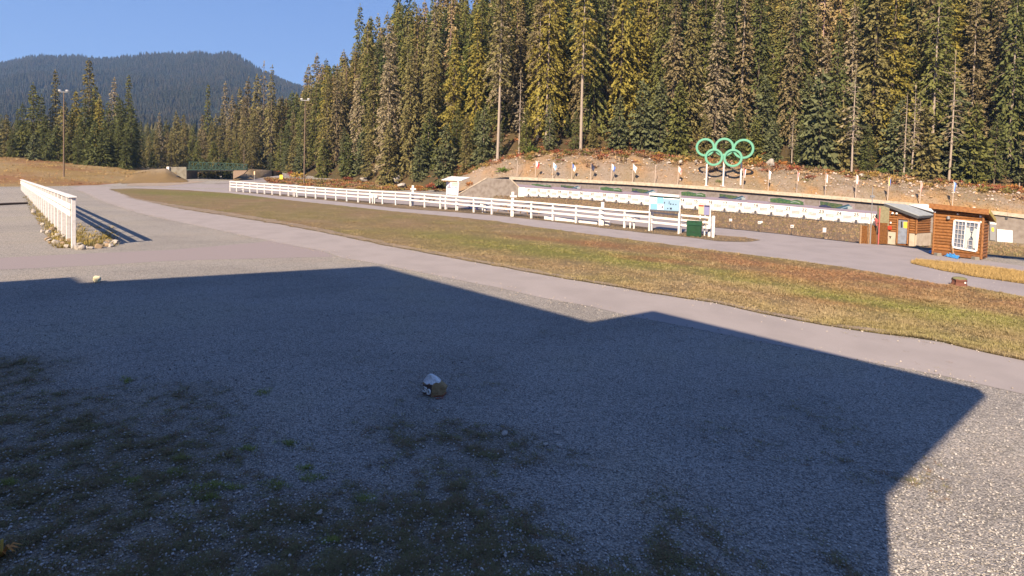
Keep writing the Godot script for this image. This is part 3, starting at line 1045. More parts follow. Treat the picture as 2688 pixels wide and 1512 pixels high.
func build_shelter() -> void:
	var a := ledge(1337)
	var z := ledge(2800)
	wall_along = Vector3(z.x - a.x, 0, z.z - a.z).normalized()
	wall_back = Vector3(wall_along.z, 0, -wall_along.x)
	if wall_back.z > 0: wall_back = -wall_back
	var root := thing("range_shelter", "long low concrete shelter with a flat ledge roof over the row of white targets", "shelter", Vector3.ZERO)
	var down := Vector3(0, -0.46, 0)
	var px := 1337.0
	var first := true
	while px < 2790.0:
		var p := ledge(px)
		var q := ledge(px + 77.0) - wall_along * 0.02
		var b := MB.new()
		hexa(b, [p, q, q + down, p + down], wall_back * 3.0)
		part(root, "roof_slab", b.mesh(), M.concrete_pale)
		px += 77.0
	var wall := MB.new()
	var low := MB.new()
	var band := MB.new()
	px = 1345.0
	while px < 2310.0:
		var px2 := minf(px + 60.0, 2322.0)
		var p := ledge(px) + wall_back * 0.42
		var q := ledge(px2) + wall_back * 0.42
		var pb := at(px, line(BASE_Y, px), line(LEDGE_D, px)) + wall_back * 0.42
		var qb := at(px2, line(BASE_Y, px2), line(LEDGE_D, px2)) + wall_back * 0.42
		hexa(wall, [p + down, q + down, qb + Vector3(0, -0.8, 0), pb + Vector3(0, -0.8, 0)], wall_back * 0.3)
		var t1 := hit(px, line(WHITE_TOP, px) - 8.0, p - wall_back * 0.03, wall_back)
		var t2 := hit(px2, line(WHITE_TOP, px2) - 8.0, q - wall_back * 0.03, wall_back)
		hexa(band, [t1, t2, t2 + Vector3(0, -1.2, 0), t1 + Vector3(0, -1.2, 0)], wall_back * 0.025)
		px = px2
	part(root, "back_wall", wall.mesh(), mat(lin(0.165, 0.145, 0.145), 0.85, M.concrete.albedo_texture, 0.2))
	part(root, "shade_band", band.mesh(), mat(lin(0.175, 0.150, 0.205), 0.8))  # violet-grey strip: shade on the lower wall put into colour
	px = 2322.0
	while px < 2790.0:
		var px2 := px + 78.0
		var p := ledge(px) + wall_back * 0.25 + down
		var q := ledge(px2) + wall_back * 0.25 + down
		hexa(low, [p, q, at(px2, line(BASE_Y, px2) + 14.0, line(LEDGE_D, px2)) + wall_back * 0.25, at(px, line(BASE_Y, px) + 14.0, line(LEDGE_D, px)) + wall_back * 0.25], wall_back * 0.4)
		px = px2
	part(root, "retaining_wall", low.mesh(), M.concrete)
	# mural panels in two designs along the back wall
	var looks := []
	for s in [false, true]:
		var m := StandardMaterial3D.new()
		m.albedo_texture = mural_image(s)
		m.roughness = 0.8
		looks.append(m)
	for s in [[1392, 1448, 0], [1470, 1526, 1], [1572, 1634, 0], [1656, 1726, 1], [1784, 1854, 0], [1886, 1962, 1], [2016, 2112, 0], [2150, 2244, 1]]:
		var b := MB.new()
		var c := []
		for q in [[s[0], -1], [s[1], -1], [s[1], 1], [s[0], 1]]:
			var x: float = q[0]
			c.append(hit(x, line(LEDGE_Y, x) + 16.0 if q[1] < 0 else line(WHITE_TOP, x) - 7.0, ledge((s[0] + s[1]) * 0.5) + wall_back * 0.34, wall_back))
		b.uvquad(c[0], c[1], c[2], c[3], -wall_back)
		b.poly([c[0] + wall_back * 0.05, c[1] + wall_back * 0.05, c[2] + wall_back * 0.05, c[3] + wall_back * 0.05], wall_back)
		part(root, "mural_panel", b.mesh(), looks[s[2]])
	# wing wall at the left end
	var out := PackedVector2Array()
	for q in [[1204, 510], [1278, 467.5], [1340, 470.5], [1364, 494], [1364, 522], [1204, 522]]:
		var w := at(q[0], q[1], 85.0)
		out.append(Vector2(w.x, w.y))
	var wing := MB.new()
	wing.prism(out, Basis(), Vector3(0, 0, -85.0), -0.45)
	part(root, "wing_wall", wing.mesh(), M.concrete)
	for q in [[0, 1], [2, 3]]:
		var cope := MB.new()
		var p := Vector3(out[q[0]].x, out[q[0]].y + 0.05, -85.2)
		var r := Vector3(out[q[1]].x, out[q[1]].y + 0.05, -85.2)
		cope.bar(p, r, 0.16, 0.55)
		part(root, "coping", cope.mesh(), M.concrete_pale)
	var ow := MB.new()
	hexa(ow, [at(2307, 540, 70.6), at(2334, 543, 70.4), at(2334, 600, 70.4), at(2307, 596, 70.6)], Vector3(0, 0, -0.3))
	part(root, "end_wall", ow.mesh(), M.olive_wall)
	# door, panel and vent of the right-hand wall
	var on := ledge(2640) + wall_back * 0.25
	var face := func(x0: float, y0: float, x1: float, y1: float, drop: float, proud: float) -> ArrayMesh:
		var c := [hit(x0, y0, on, wall_back), hit(x1, y0 + drop, on, wall_back), hit(x1, y1 + drop, on, wall_back), hit(x0, y1, on, wall_back)]
		for k in 4: c[k] -= wall_back * proud
		return slab(c, wall_back * (proud - 0.003))
	var d := part(root, "door", face.call(2598.0, 588.0, 2613.0, 630.0, 1.5, 0.08), M.grey_metal)
	part(d, "door_notice", face.call(2602.0, 597.0, 2608.0, 607.0, 0.8, 0.11), M.yellow)
	part(d, "door_lintel", face.call(2598.0, 583.0, 2614.0, 588.0, 1.5, 0.12), M.white)
	part(root, "white_panel", face.call(2616.0, 601.0, 2657.0, 634.0, 4.0, 0.10), M.white)
	part(root, "vent", face.call(2637.5, 569.0, 2644.0, 575.5, 0.6, 0.10), M.dark_metal)
	part(root, "dark_end_panel", face.call(2684.0, 575.0, 2740.0, 646.0, 6.0, 0.05), M.room_dark)  # dark panel at the right-hand end of the wall
	part(root, "wall_joint", face.call(2600.0, 561.5, 2760.0, 563.0, 19.0, 0.03), M.concrete_dark)


func digits(s: String, size: float, m: Material) -> MeshInstance3D:
	var t := TextMesh.new()
	t.text = s
	var f := SystemFont.new()
	f.font_names = PackedStringArray(["Droid Sans"])
	f.font_weight = 700
	t.font = f
	t.font_size = 32
	t.pixel_size = size / 32.0
	t.depth = 0.02
	var o := MeshInstance3D.new()
	o.mesh = t
	o.material_override = m
	return o


const LANES := [1387.3, 1413.5, 1440.0, 1468.0, 1496.0, 1524.5, 1554.0, 1585.0, 1617.0, 1649.5, 1683.0, 1717.0, 1752.5, 1789.0, 1824.6, 1863.0, 1901.0, 1940.5, 1982.0, 2023.5, 2066.0, 2109.0, 2154.0, 2200.0, 2246.0, 2293.7]


func build_targets() -> void:
	# one stand, 2 m wide: white backing, number above, slotted box to its right, low box and dark opening in the middle
	var proto := Node3D.new()
	proto.name = "biathlon_target"
	var b := MB.new()
	b.box(Vector3(0, 0.80, -0.1), Vector3(1.99, 1.36, 0.12), Basis(), 0.01)
	part(proto, "backing_board", b.mesh(), M.white)
	var tc := MB.new()
	tc.box(Vector3(-0.05, 0.60, 0.02), Vector3(0.86, 0.62, 0.12), Basis(), 0.015)
	part(proto, "target_case", tc.mesh(), M.white)
	part(proto, "case_lip", box_mesh(Vector3(0.88, 0.045, 0.16), 0.0, Vector3(-0.05, 0.93, 0.03)), M.concrete_pale)
	for k in 5:
		part(proto, "target_hole", box_mesh(Vector3(0.05, 0.05, 0.01), 0.0, Vector3(-0.33 + 0.14 * k, 0.80, 0.088)), M.grey_metal)
	part(proto, "opening", box_mesh(Vector3(0.30, 0.30, 0.03), 0.0, Vector3(0.0, 0.40, 0.10)), M.dark_grey)
	part(proto, "base_shadow_bar", box_mesh(Vector3(0.95, 0.10, 0.42), 0.0, Vector3(0.02, 0.12, 0.22)), M.dark_grey)  # added dark bar that paints the shadow along the stand's base
	part(proto, "slot_recess", box_mesh(Vector3(0.90, 0.44, 0.02), 0.0, Vector3(0.99, 0.82, -0.03)), M.dark_grey)
	for k in 3:
		part(proto, "slot_bar", box_mesh(Vector3(0.86, 0.085, 0.08), 0.01, Vector3(0.99, 0.66 + 0.155 * k, 0.0)), M.white)
	part(proto, "low_panel", box_mesh(Vector3(0.84, 0.34, 0.10), 0.012, Vector3(0.99, 0.38, 0.0)), M.white)
	for i in LANES.size():
		var px: float = LANES[i]
		var nx: float = LANES[i + 1] if i + 1 < LANES.size() else px + 46.0
		var qx: float = LANES[i - 1] if i > 0 else px - 26.0
		var d := func(x: float) -> Vector3: return at(x, line(BASE_Y, x), line(LEDGE_D, x) - 0.9)
		var p: Vector3 = d.call(px)
		var along: Vector3 = (d.call(nx) - d.call(qx)) * 0.5
		var top := at(px, line(WHITE_TOP, px), line(LEDGE_D, px) - 0.9).y - p.y
		var o: Node3D = proto.duplicate()
		o.name = numbered("biathlon_target")
		add_child(o)
		var x := along.normalized()
		var zz := Vector3(-wall_back.x, 0, -wall_back.z)
		var y := zz.cross(x).normalized()
		zz = x.cross(y)
		o.transform = Transform3D(Basis(x, y, zz) * Basis.from_scale(Vector3(along.length() / 2.0, top / 1.48, 1.0)), p)
		var num := digits("%02d" % (i + 1), 0.52, M.black)
		num.name = "lane_number"
		o.add_child(num)
		num.position = Vector3(0.0, 1.20, -0.02)
		var place := "leftmost of the row" if i == 0 else "rightmost of the row, by the flag pole" if i == LANES.size() - 1 else "%s from the left in the row" % ordinal(i + 1)
		tag(o, "white biathlon target stand with lane number %02d, %s" % [i + 1, place], "target", "biathlon targets in a row under the concrete ledge")
	proto.free()
	var l := at(1361, 491.6, 84.9)
	var e := at(1377, 517, 84.6)
	solo("end_board", box_mesh(Vector3(e.x - l.x, l.y - e.y, 0.1), 0.01), M.white, "plain white end board left of the first numbered target", "board", (l + e) * 0.5)


# ---------------------------------------------------------------- rings, flagpoles

func build_rings() -> void:
	var base := at(1898, 489, 79.4)
	var root := thing("ring_emblem", "mint green emblem of five interlaced rings on three white posts", "emblem", base)
	for s in [[1855.6, 430, 1853.6, 488], [1901, 404, 1898, 489.5], [1948, 426, 1943.6, 493]]:
		var p := at(s[2], s[3], 79.4) - base
		var q := at(s[0], s[1], 79.4) - base
		q.x = p.x; q.z = p.z
		var b := MB.new()
		b.tube([p, q], [0.13, 0.12], 10)
		var post := part(root, "post", b.mesh(), M.white)
		part(post, "base_plate", box_mesh(Vector3(0.5, 0.07, 0.4), 0.0, p + Vector3(0, 0.035, 0)), M.white)
	var face := Basis(Vector3.UP, -0.38)
	for s in [[1851.5, 387, 24.4, 0.0], [1901, 386.5, 24.6, 0.0], [1951.5, 391, 26.0, 0.0], [1874, 413, 23.0, 0.20], [1924, 415, 23.6, 0.20]]:
		var mid := at(s[0], s[1], 79.2) - base
		mid.z = mid.x * sin(0.38) * 0.9 + s[3] + 0.1
		mid = at(s[0], s[1], -(mid.z + base.z)) - base
		var ro: float = s[2] * 79.2 / F
		var ri := ro - 0.33
		var e := 0.05
		var b := MB.new()
		b.lathe([Vector2(ri, -0.2 + e), Vector2(ri + e, -0.2), Vector2(ro - e, -0.2), Vector2(ro, -0.2 + e), Vector2(ro, 0.2 - e), Vector2(ro - e, 0.2), Vector2(ri + e, 0.2), Vector2(ri, 0.2 - e)], mid, face * Basis(Vector3.RIGHT, PI / 2), 48)
		part(root, "ring", b.mesh(), M.mint)


func flag_cloth(seed_: int, w: float, h: float) -> Array:     # a limp cloth hanging from the pole top, in two pieces
	var r := RandomNumberGenerator.new()
	r.seed = seed_
	var out := []
	for half in 2:
		var b := MB.new()
		var cols := 5
		var pts := []
		for i in 6:
			for k in cols:
				var u := (half + k / float(cols - 1)) * 0.5 * w
				var v := -h * i / 5.0 - u * 0.75
				pts.append(Vector3(0.04 + u * (0.75 - 0.06 * i), v, 0.10 * sin(u * 9.0 + i + seed_) * (u + 0.1)))
		var n := pts.size()
		for i in 5:
			for k in cols - 1:
				var a: Vector3 = pts[i * cols + k]
				var c: Vector3 = pts[i * cols + k + 1]
				var d: Vector3 = pts[(i + 1) * cols + k + 1]
				var e: Vector3 = pts[(i + 1) * cols + k]
				b.poly([a, c, d], Vector3.BACK); b.poly([a, d, e], Vector3.BACK)
		out.append(b.mesh())
	return out


func build_flagpoles() -> void:
	var cl := {"w": lin(0.72, 0.72, 0.75), "r": lin(0.60, 0.07, 0.07), "b": lin(0.08, 0.14, 0.40), "k": lin(0.03, 0.035, 0.07), "y": lin(0.72, 0.5, 0.06), "p": lin(0.68, 0.30, 0.28), "s": lin(0.25, 0.40, 0.62)}
	var words := {"w": "white", "r": "red", "b": "blue", "k": "dark navy", "y": "yellow", "p": "faded red", "s": "light blue"}
	var mats := {}
	for k in cl:
		var m := mat(cl[k], 0.8, null, 1.0, false)
		m.backlight_enabled = true
		m.backlight = grey(0.3)
		mats[k] = m
	var list := [[1357, 463.5, 421.7, ""], [1405, 465, 420, "wr"], [1450.4, 470, 423.7, "ws"], [1500.5, 472, 426.6, "bw"], [1550, 474, 426.6, "kk"], [1604, 476.5, 427.5, "wb"], [1660, 478, 428.5, "ww"], [1719, 481, 432, ""], [1779, 485, 434, "wp"], [1950, 497, 440, "rw"], [2016, 502, 444.5, "ww"], [2091, 507, 448, "rw"], [2165.5, 513, 452.5, "pw"], [2245.5, 519, 456.6, "wp"], [2330, 526, 463, "yb"], [2414, 535, 474, "p"], [2500, 542, 474, "sb"]]
	var i := 0
	for s in list:
		i += 1
		var d := line(LEDGE_D, s[0]) + 0.5
		var p := at(s[0], s[1] - 1.0, d)
		var h := at(s[0], s[2], d).y - p.y
		var txt: String = s[3]
		var said := "bare wooden flagpole" if txt == "" else "flagpole with limp %s flag" % (words[txt[0]] if txt.length() == 1 or txt[0] == txt[1] else words[txt[0]] + " and " + words[txt[1]])
		var root := thing("flagpole", "%s on the concrete ledge, %s from the left" % [said, ordinal(i)], "flagpole", p, "flagpoles along the concrete ledge")
		var b := MB.new()
		b.tube([Vector3.ZERO, Vector3(0.02, h * 0.5, 0), Vector3(0, h, 0)], [0.042, 0.04, 0.035], 8)
		part(root, "pole", b.mesh(), M.pale_pole)
		if txt == "": continue
		var cloth := flag_cloth(i, 0.75 if i < 10 else 0.35, 0.75 if i < 10 else 1.1)
		for k in 2:
			var f := part(root, "flag_cloth", cloth[k], mats[txt[mini(k, txt.length() - 1)]])
			f.position = Vector3(0.03, h - 0.12, 0)
			f.rotation.y = 0.25 * sin(i * 1.7)


# ---------------------------------------------------------------- footbridge

func build_bridge() -> void:
	var D := 117.0
	var root := thing("footbridge", "green truss footbridge on concrete abutments over a sunken path", "bridge", Vector3.ZERO)
	var poly2 := func(list: Array, depth: float) -> PackedVector2Array:
		var o := PackedVector2Array()
		for q in list:
			var w := at(q[0], q[1], depth)
			o.append(Vector2(w.x, w.y))
		return o
	var b := MB.new()
	b.prism(poly2.call([[444, 438], [489, 438.4], [489, 476], [470, 476], [444, 452]], D), Basis(), Vector3(0, 0, -D), -0.5)
	part(root, "wing_wall", b.mesh(), M.concrete_dark)
	b = MB.new()
	hexa(b, [at(489.5, 447, D), at(519, 448, D + 5), at(519, 476, D + 5), at(489.5, 477, D)], Vector3(-0.6, 0, -0.3))
	part(root, "abutment", b.mesh(), M.concrete)
	b = MB.new()
	b.prism(poly2.call([[612, 443], [653, 443], [640, 456], [612, 470]], D), Basis(), Vector3(0, 0, -D), -0.5)
	part(root, "wing_wall", b.mesh(), M.grey_wood)
	b = MB.new()
	hexa(b, [at(437, 437.5, D - 0.4), at(443.5, 437.5, D - 0.4), at(443.5, 450, D - 0.4), at(437, 450, D - 0.4)], Vector3(0, 0, -0.7))
	part(root, "barrier_block", b.mesh(), M.white)
	b = MB.new()
	hexa(b, [at(489, 446.2, D), at(614, 446.2, D), at(614, 448.6, D), at(489, 448.6, D)], Vector3(0, 0, -3.4))
	part(root, "deck", b.mesh(), M.dark_metal)
	for side in 2:
		var d := D - 0.1 + side * 3.6
		var bar := func(x0: float, y0: float, x1: float, y1: float, w: float) -> void:
			var q := MB.new()
			q.bar(at(x0, y0, d), at(x1, y1, d), w, 0.14)
			part(root, "truss_bar", q.mesh(), M.bridge_green)
		bar.call(496.0, 425.0, 612.0, 429.5, 0.16)
		bar.call(612.0, 429.5, 650.0, 431.5, 0.16)
		bar.call(490.0, 445.4, 650.0, 444.0, 0.24)
		bar.call(492.0, 436.0, 650.0, 437.5, 0.09)
		bar.call(492.0, 440.5, 650.0, 441.0, 0.09)
		for k in 14:
			var x := 497.0 + k * 11.6
			var yt := 425.0 + (x - 496.0) * 0.039
			bar.call(x, yt, x, 445.5, 0.16)
			if k < 13 and k % 2 == 0: bar.call(x, yt, x + 11.6, 445.0, 0.13)
			elif k < 13: bar.call(x, 445.0, x + 11.6, yt + 0.4, 0.13)
	# embankments either side
	var pts := []
	var cols := []
	for r in 16:
		for i in 24:
			var px := 318.0 + i * 7.6
			var k := r / 15.0
			var lo := g(px, 481.0 - 0.02 * (px - 400.0))
			var top_y := line([[318, 472], [350, 452], [400, 444], [437, 441], [446, 447], [470, 462], [489, 474], [500, 480]], px)
			var hi := at(px, top_y, D - 1.0)
			var p := lo.lerp(hi, k)
			p.y += 0.35 * sin(k * PI) + 0.15 * wobble.get_noise_2d(p.x * 0.6, p.z * 0.6)
			pts.append(p)
			cols.append(Color(0.26, 0.175, 0.08).lerp(Color(0.33, 0.25, 0.16), clampf(0.4 + patch.get_noise_2d(p.x * 0.4, p.z * 0.4) + (k - 0.8) * 2.0, 0, 1)))
	var e := MB.new()
	e.grid(pts, 24, cols)
	solo("embankment", e.mesh(), M.turf, "grassy embankment left of the footbridge", "bank", Vector3.ZERO, "", "structure")
	pts = []
	cols = []
	for r in 12:
		for i in 16:
			var px := 606.0 + i * 9.0
			var k := r / 11.0
			var lo := g(px, line([[606, 476], [660, 472], [745, 458]], px))
			var hi := at(px, line([[606, 474], [630, 458], [654, 443.5], [700, 445.5], [745, 453]], px), D + 3.0 + (px - 606.0) * 0.16)
			var p := lo.lerp(hi, k)
			p.y += 0.12 * wobble.get_noise_2d(p.x * 0.6, p.z * 0.6)
			pts.append(p)
			cols.append(Color(0.34, 0.26, 0.19).lerp(Color(0.27, 0.19, 0.10), clampf(0.5 + patch.get_noise_2d(p.x * 0.4, p.z * 0.4), 0, 1)))
	e = MB.new()
	e.grid(pts, 16, cols)
	solo("embankment", e.mesh(), M.turf, "pale earth embankment right of the footbridge", "bank", Vector3.ZERO, "", "structure")
	var cv := MB.new()
	var cp := g(464, 474)
	cv.tube([cp + Vector3(-0.6, 0.55, 0.3), cp + Vector3(0.9, 0.35, 0.9)], [0.55, 0.55], 14)
	solo("culvert_pipe", cv.mesh(), M.black, "short black culvert pipe lying below the left abutment", "pipe")


# ---------------------------------------------------------------- the two brown huts

func boards(root: Node3D, a: Vector3, b: Vector3, y0: float, ya: float, yb: float, step: float, m: Array, skip := []) -> void:
	# rounded horizontal boards on a wall from a to b, under a top that runs from ya to yb; skip holds [s0, s1, y0, y1] openings
	var dir := (b - a)
	dir.y = 0
	var w := dir.length()
	dir /= w
	var out := Vector3(dir.z, 0, -dir.x)
	if out.dot(CAM - a) < 0: out = -out
	var r := RandomNumberGenerator.new()
	r.seed = int(absf(a.x) * 1000.0)
	var y := y0
	while y < maxf(ya, yb) - 0.04:
		var spans := [[0.0, w]]
		var mid := y + step * 0.5
		if ya != yb:
			var s := (mid + step * 0.5 - ya) / (yb - ya) * w
			if s > 0 and s < w: spans = [[0.0, s]] if ya > yb else [[s, w]]
			elif mid > minf(ya, yb) and mid > maxf(ya, yb): break
		for o in skip:
			if mid > o[2] and mid < o[3]:
				var next := []
				for sp in spans:
					if o[1] <= sp[0] or o[0] >= sp[1]: next.append(sp)
					else:
						if o[0] - sp[0] > 0.03: next.append([sp[0], o[0]])
						if sp[1] - o[1] > 0.03: next.append([o[1], sp[1]])
				spans = next
		for sp in spans:
			var q := MB.new()
			var p0: Vector3 = a + dir * sp[0]
			var p1: Vector3 = a + dir * sp[1]
			p0.y = mid; p1.y = mid
			var prof := [[0.0, -0.5], [0.030, -0.47], [0.052, -0.25], [0.058, 0.05], [0.050, 0.30], [0.022, 0.48], [0.0, 0.5]]
			for k in prof.size() - 1:
				var c0: Vector3 = out * prof[k][0] + Vector3(0, prof[k][1] * (step - 0.012), 0)
				var c1: Vector3 = out * prof[k + 1][0] + Vector3(0, prof[k + 1][1] * (step - 0.012), 0)
				q.poly([p0 + c0, p1 + c0, p1 + c1, p0 + c1], out)
			for e in [[p0, -dir], [p1, dir]]:
				var cap := []
				for k in prof.size(): cap.append(e[0] + out * prof[k][0] + Vector3(0, prof[k][1] * (step - 0.012), 0))
				q.poly(cap, e[1])
			part(root, "siding_board", q.mesh(), m[r.randi() % m.size()])
		y += step


func build_huts() -> void:
	var tones := [M.siding]
	for k in [0.85, 1.15, 1.0]:
		var m: StandardMaterial3D = M.siding.duplicate()
		m.albedo_color = lin(0.265 * k, 0.118 * k, 0.040 * k)
		tones.append(m)
	# --- front hut with the lattice window
	var L := at(2449, 661, 30.2)
	L.y = 0.0
	var R := g(2575, 683)
	var n := Vector3((R - L).z, 0, -(R - L).x).normalized()
	if n.dot(CAM - L) < 0: n = -n
	var S := R - n * 1.15
	var T := L + (S - R)
	var root := thing("brown_hut", "brown log-sided hut with a white lattice window and a shed roof", "hut", Vector3.ZERO)
	var hl := hit(2455, 549, L, n).y
	var hr := hit(2579, 569, L, n).y
	var wall := MB.new()
	for q in [[L, R, hl, hr], [R, S, hr, hr - 0.25], [S, T, hr - 0.25, hl - 0.25], [T, L, hl - 0.25, hl]]:
		var a: Vector3 = q[0]; var b: Vector3 = q[1]
		var inn := ((L + S) * 0.5 - (a + b) * 0.5).normalized() * 0.08
		hexa(wall, [a + Vector3(0, q[2], 0), b + Vector3(0, q[3], 0), b + Vector3(0, 0.05, 0), a + Vector3(0, 0.05, 0)], inn)
	part(root, "wall", wall.mesh(), M.siding_dark)
	var w := (R - L).length()
	var dir := (R - L) / w
	var win := [hit(2507.6, 578, L, n), hit(2571.6, 584.5, L, n), hit(2563.5, 659, L, n), hit(2502, 648, L, n)]
	var s0: float = ((win[0] + win[3]) * 0.5 - L).dot(dir)
	var s1: float = ((win[1] + win[2]) * 0.5 - L).dot(dir)
	var wy1: float = (win[0].y + win[1].y) * 0.5
	var wy0: float = (win[2].y + win[3].y) * 0.5
	boards(root, L, R, 0.12, hl - 0.02, hl - 0.02, 0.165, tones, [[s0, s1, wy0 - 0.06, wy1]])
	boards(root, R, S, 0.12, hr - 0.15, hr - 0.15, 0.165, [tones[0], tones[1]])
	for q in [[R, M.trim_wood, 0.10], [L, M.trim_wood, 0.08], [S, M.siding_dark, 0.10]]:
		part(root, "corner_board", box_mesh(Vector3(q[2], hl - 0.1, q[2]), 0.01, q[0] + Vector3(0, hl * 0.5, 0) + n * 0.06), q[1])
	var sk := MB.new()
	sk.bar(L + n * 0.075 + Vector3(0, 0.16, 0), R + n * 0.075 + Vector3(0, 0.16, 0), 0.2, 0.04)
	part(root, "skirting", sk.mesh(), M.siding_dark)
	for t in [0.12, 0.5, 0.9]:
		part(root, "foundation_block", box_mesh(Vector3(0.3, 0.2, 0.3), 0.02, L.lerp(R, t) + Vector3(0, 0.06, 0) + n * 0.05), M.concrete_dark)
	# roof
	var f1 := hit(2439, 533.5, L + n * 0.34, n)
	var f2 := hit(2597, 550, L + n * 0.34, n)
	var b2 := f2 - n * 1.75 + Vector3(0, -0.55, 0)
	var b1 := f1 + (b2 - f2)
	part(root, "roof", slab([f1, f2, b2, b1], Vector3(0, -0.16, 0)), M.trim_wood)
	var fas := MB.new()
	hexa(fas, [f1 + n * 0.03, f2 + n * 0.03, f2 + n * 0.03 + Vector3(0, -0.27, 0), f1 + n * 0.03 + Vector3(0, -0.27, 0)], -n * 0.05)
	part(root, "fascia", fas.mesh(), M.trim_wood)
	var eave := MB.new()
	var side := (S - R).normalized()
	hexa(eave, [f2 + dir * 0.03, b2 + dir * 0.03, b2 + dir * 0.03 + Vector3(0, -0.2, 0), f2 + dir * 0.03 + Vector3(0, -0.2, 0)], -dir * 0.05)
	part(root, "bargeboard", eave.mesh(), mat(lin(0.36, 0.27, 0.08), 0.7))
	# window
	var P := func(u: float, v: float, proud: float) -> Vector3:
		return win[0].lerp(win[1], u).lerp(win[3].lerp(win[2], u), v) + n * proud
	var frame := Node3D.new()
	frame.name = "window"
	root.add_child(frame)
	part(frame, "reveal", slab([P.call(0.0, 0.0, 0.02), P.call(1.0, 0.0, 0.02), P.call(1.0, 1.0, 0.02), P.call(0.0, 1.0, 0.02)], -n * 0.015), M.room_dark)
	var strip := func(u0: float, v0: float, u1: float, v1: float, wide_: float, proud: float) -> ArrayMesh:
		var q := MB.new()
		q.bar(P.call(u0, v0, proud), P.call(u1, v1, proud), wide_, 0.06, Vector3.UP if absf(u1 - u0) > absf(v1 - v0) else dir)
		return q.mesh()
	for q in [[0.0, 0.0, 1.0, 0.0], [0.0, 1.0, 1.0, 1.0], [0.0, 0.0, 0.0, 1.0], [1.0, 0.0, 1.0, 1.0]]:
		part(frame, "frame", strip.call(q[0], q[1], q[2], q[3], 0.09, 0.10), M.white)
	part(frame, "mullion", strip.call(0.47, 0.0, 0.47, 1.0, 0.055, 0.095), M.white)
	for k in range(1, 6):
		part(frame, "glazing_bar", strip.call(0.02, k / 6.0, 0.98, k / 6.0, 0.022, 0.082), M.bar_white)
	for u in [0.17, 0.32, 0.64, 0.82]:
		part(frame, "glazing_bar", strip.call(u, 0.02, u, 0.98, 0.022, 0.085), M.bar_white)
	var us := [0.02, 0.17, 0.32, 0.47, 0.64, 0.82, 0.98]
	for i in 6:
		for k in 6:
			part(frame, "pane", slab([P.call(us[i], k / 6.0, 0.06), P.call(us[i + 1], k / 6.0, 0.06), P.call(us[i + 1], (k + 1) / 6.0, 0.06), P.call(us[i], (k + 1) / 6.0, 0.06)], -n * 0.006), M.glass)
	# white sheets that hang over the right-hand sash
	for q in [[[0.50, 0.22], [0.60, 0.21], [0.67, 0.36], [0.72, 0.42], [0.69, 0.58], [0.60, 0.66], [0.59, 0.97], [0.50, 0.97]], [[0.78, 0.34], [0.85, 0.22], [0.96, 0.23], [0.94, 0.60], [0.92, 0.95], [0.84, 0.95], [0.82, 0.64], [0.75, 0.50]]]:
		var o := PackedVector2Array()
		for t in q: o.append(Vector2(t[0], -t[1]))
		var sheet := MB.new()
		var ww: float = (win[1] - win[0]).length()
		var wh: float = (win[3] - win[0]).length()
		for i in o.size(): o[i] = Vector2(o[i].x * ww, o[i].y * wh)
		sheet.prism(o, Basis((win[1] - win[0]).normalized(), -(win[3] - win[0]).normalized(), n), win[0] + n * 0.125, 0.012)
		part(root, "hanging_sheet", sheet.mesh(), M.sheet_grey)
	for q in [[2456, 556, 0.07], [2515, 562, 0.06], [2575, 568, 0.07], [2575, 583, 0.07]]:
		part(root, "light_bulb", box_mesh(Vector3(q[2], q[2] * 1.4, q[2]), 0.01, hit(q[0], q[1], L, n) + n * 0.09), M.white)
	var lampm := MB.new()
	lampm.tube([hit(2491, 575, L, n) + n * 0.12, hit(2491, 567, L, n) + n * 0.12], [0.09, 0.07], 8)
	part(root, "wall_lamp", lampm.mesh(), M.grey_metal)
	# --- rear hut with the blue-grey door
	var A := g(2331, 640)
	var B := g(2400.5, 646.5)
	var C := g(2438, 643.5)
	var na := Vector3((B - A).z, 0, -(B - A).x).normalized()
	if na.dot(CAM - A) < 0: na = -na
	var nb := Vector3((C - B).z, 0, -(C - B).x).normalized()
	if nb.dot(CAM - B) < 0: nb = -nb
	var r2 := thing("brown_shed", "brown log-sided shed with a grey roof, blue-grey door and concrete base", "shed", Vector3.ZERO)
	var ha := hit(2332, 543, A, na).y
	var hb := hit(2408, 567, A, na).y
	var hc := hit(2442, 573, B, nb).y
	var wl := MB.new()
	hexa(wl, [A + Vector3(0, ha, 0), B + Vector3(0, hb, 0), B, A], -na * 0.1)
	hexa(wl, [B + Vector3(0, hb, 0), C + Vector3(0, hc, 0), C, B], -nb * 0.1)
	part(r2, "wall", wl.mesh(), M.siding_dark)
	var da := (B - A).normalized()
	var door := [hit(2357.7, 573, A, na), hit(2386, 575.5, A, na), hit(2382.5, 640, A, na), hit(2355, 639, A, na)]
	var d0: float = ((door[0] + door[3]) * 0.5 - A).dot(da)
	var d1: float = ((door[1] + door[2]) * 0.5 - A).dot(da)
	var yb := hit(2345, 609, A, na).y
	boards(r2, A, B, yb, ha - 0.05, hb - 0.05, 0.15, tones, [[d0 - 0.07, d1 + 0.07, -1.0, door[0].y + 0.1]])
	boards(r2, B, C, yb, hb - 0.05, hb - 0.05, 0.15, [tones[1], tones[0]])
	var cb := MB.new()
	hexa(cb, [A + Vector3(0, yb, 0) + na * 0.1, A + da * (d0 - 0.08) + Vector3(0, yb, 0) + na * 0.1, A + da * (d0 - 0.08) + na * 0.1, A + na * 0.1], -na * 0.12)
	part(r2, "concrete_base", cb.mesh(), M.concrete_pale)
	cb = MB.new()
	hexa(cb, [A + da * (d1 + 0.08) + Vector3(0, yb, 0) + na * 0.1, B + Vector3(0, yb, 0) + na * 0.1, B + na * 0.1, A + da * (d1 + 0.08) + na * 0.1], -na * 0.12)
	part(r2, "concrete_base", cb.mesh(), M.concrete_pale)
	cb = MB.new()
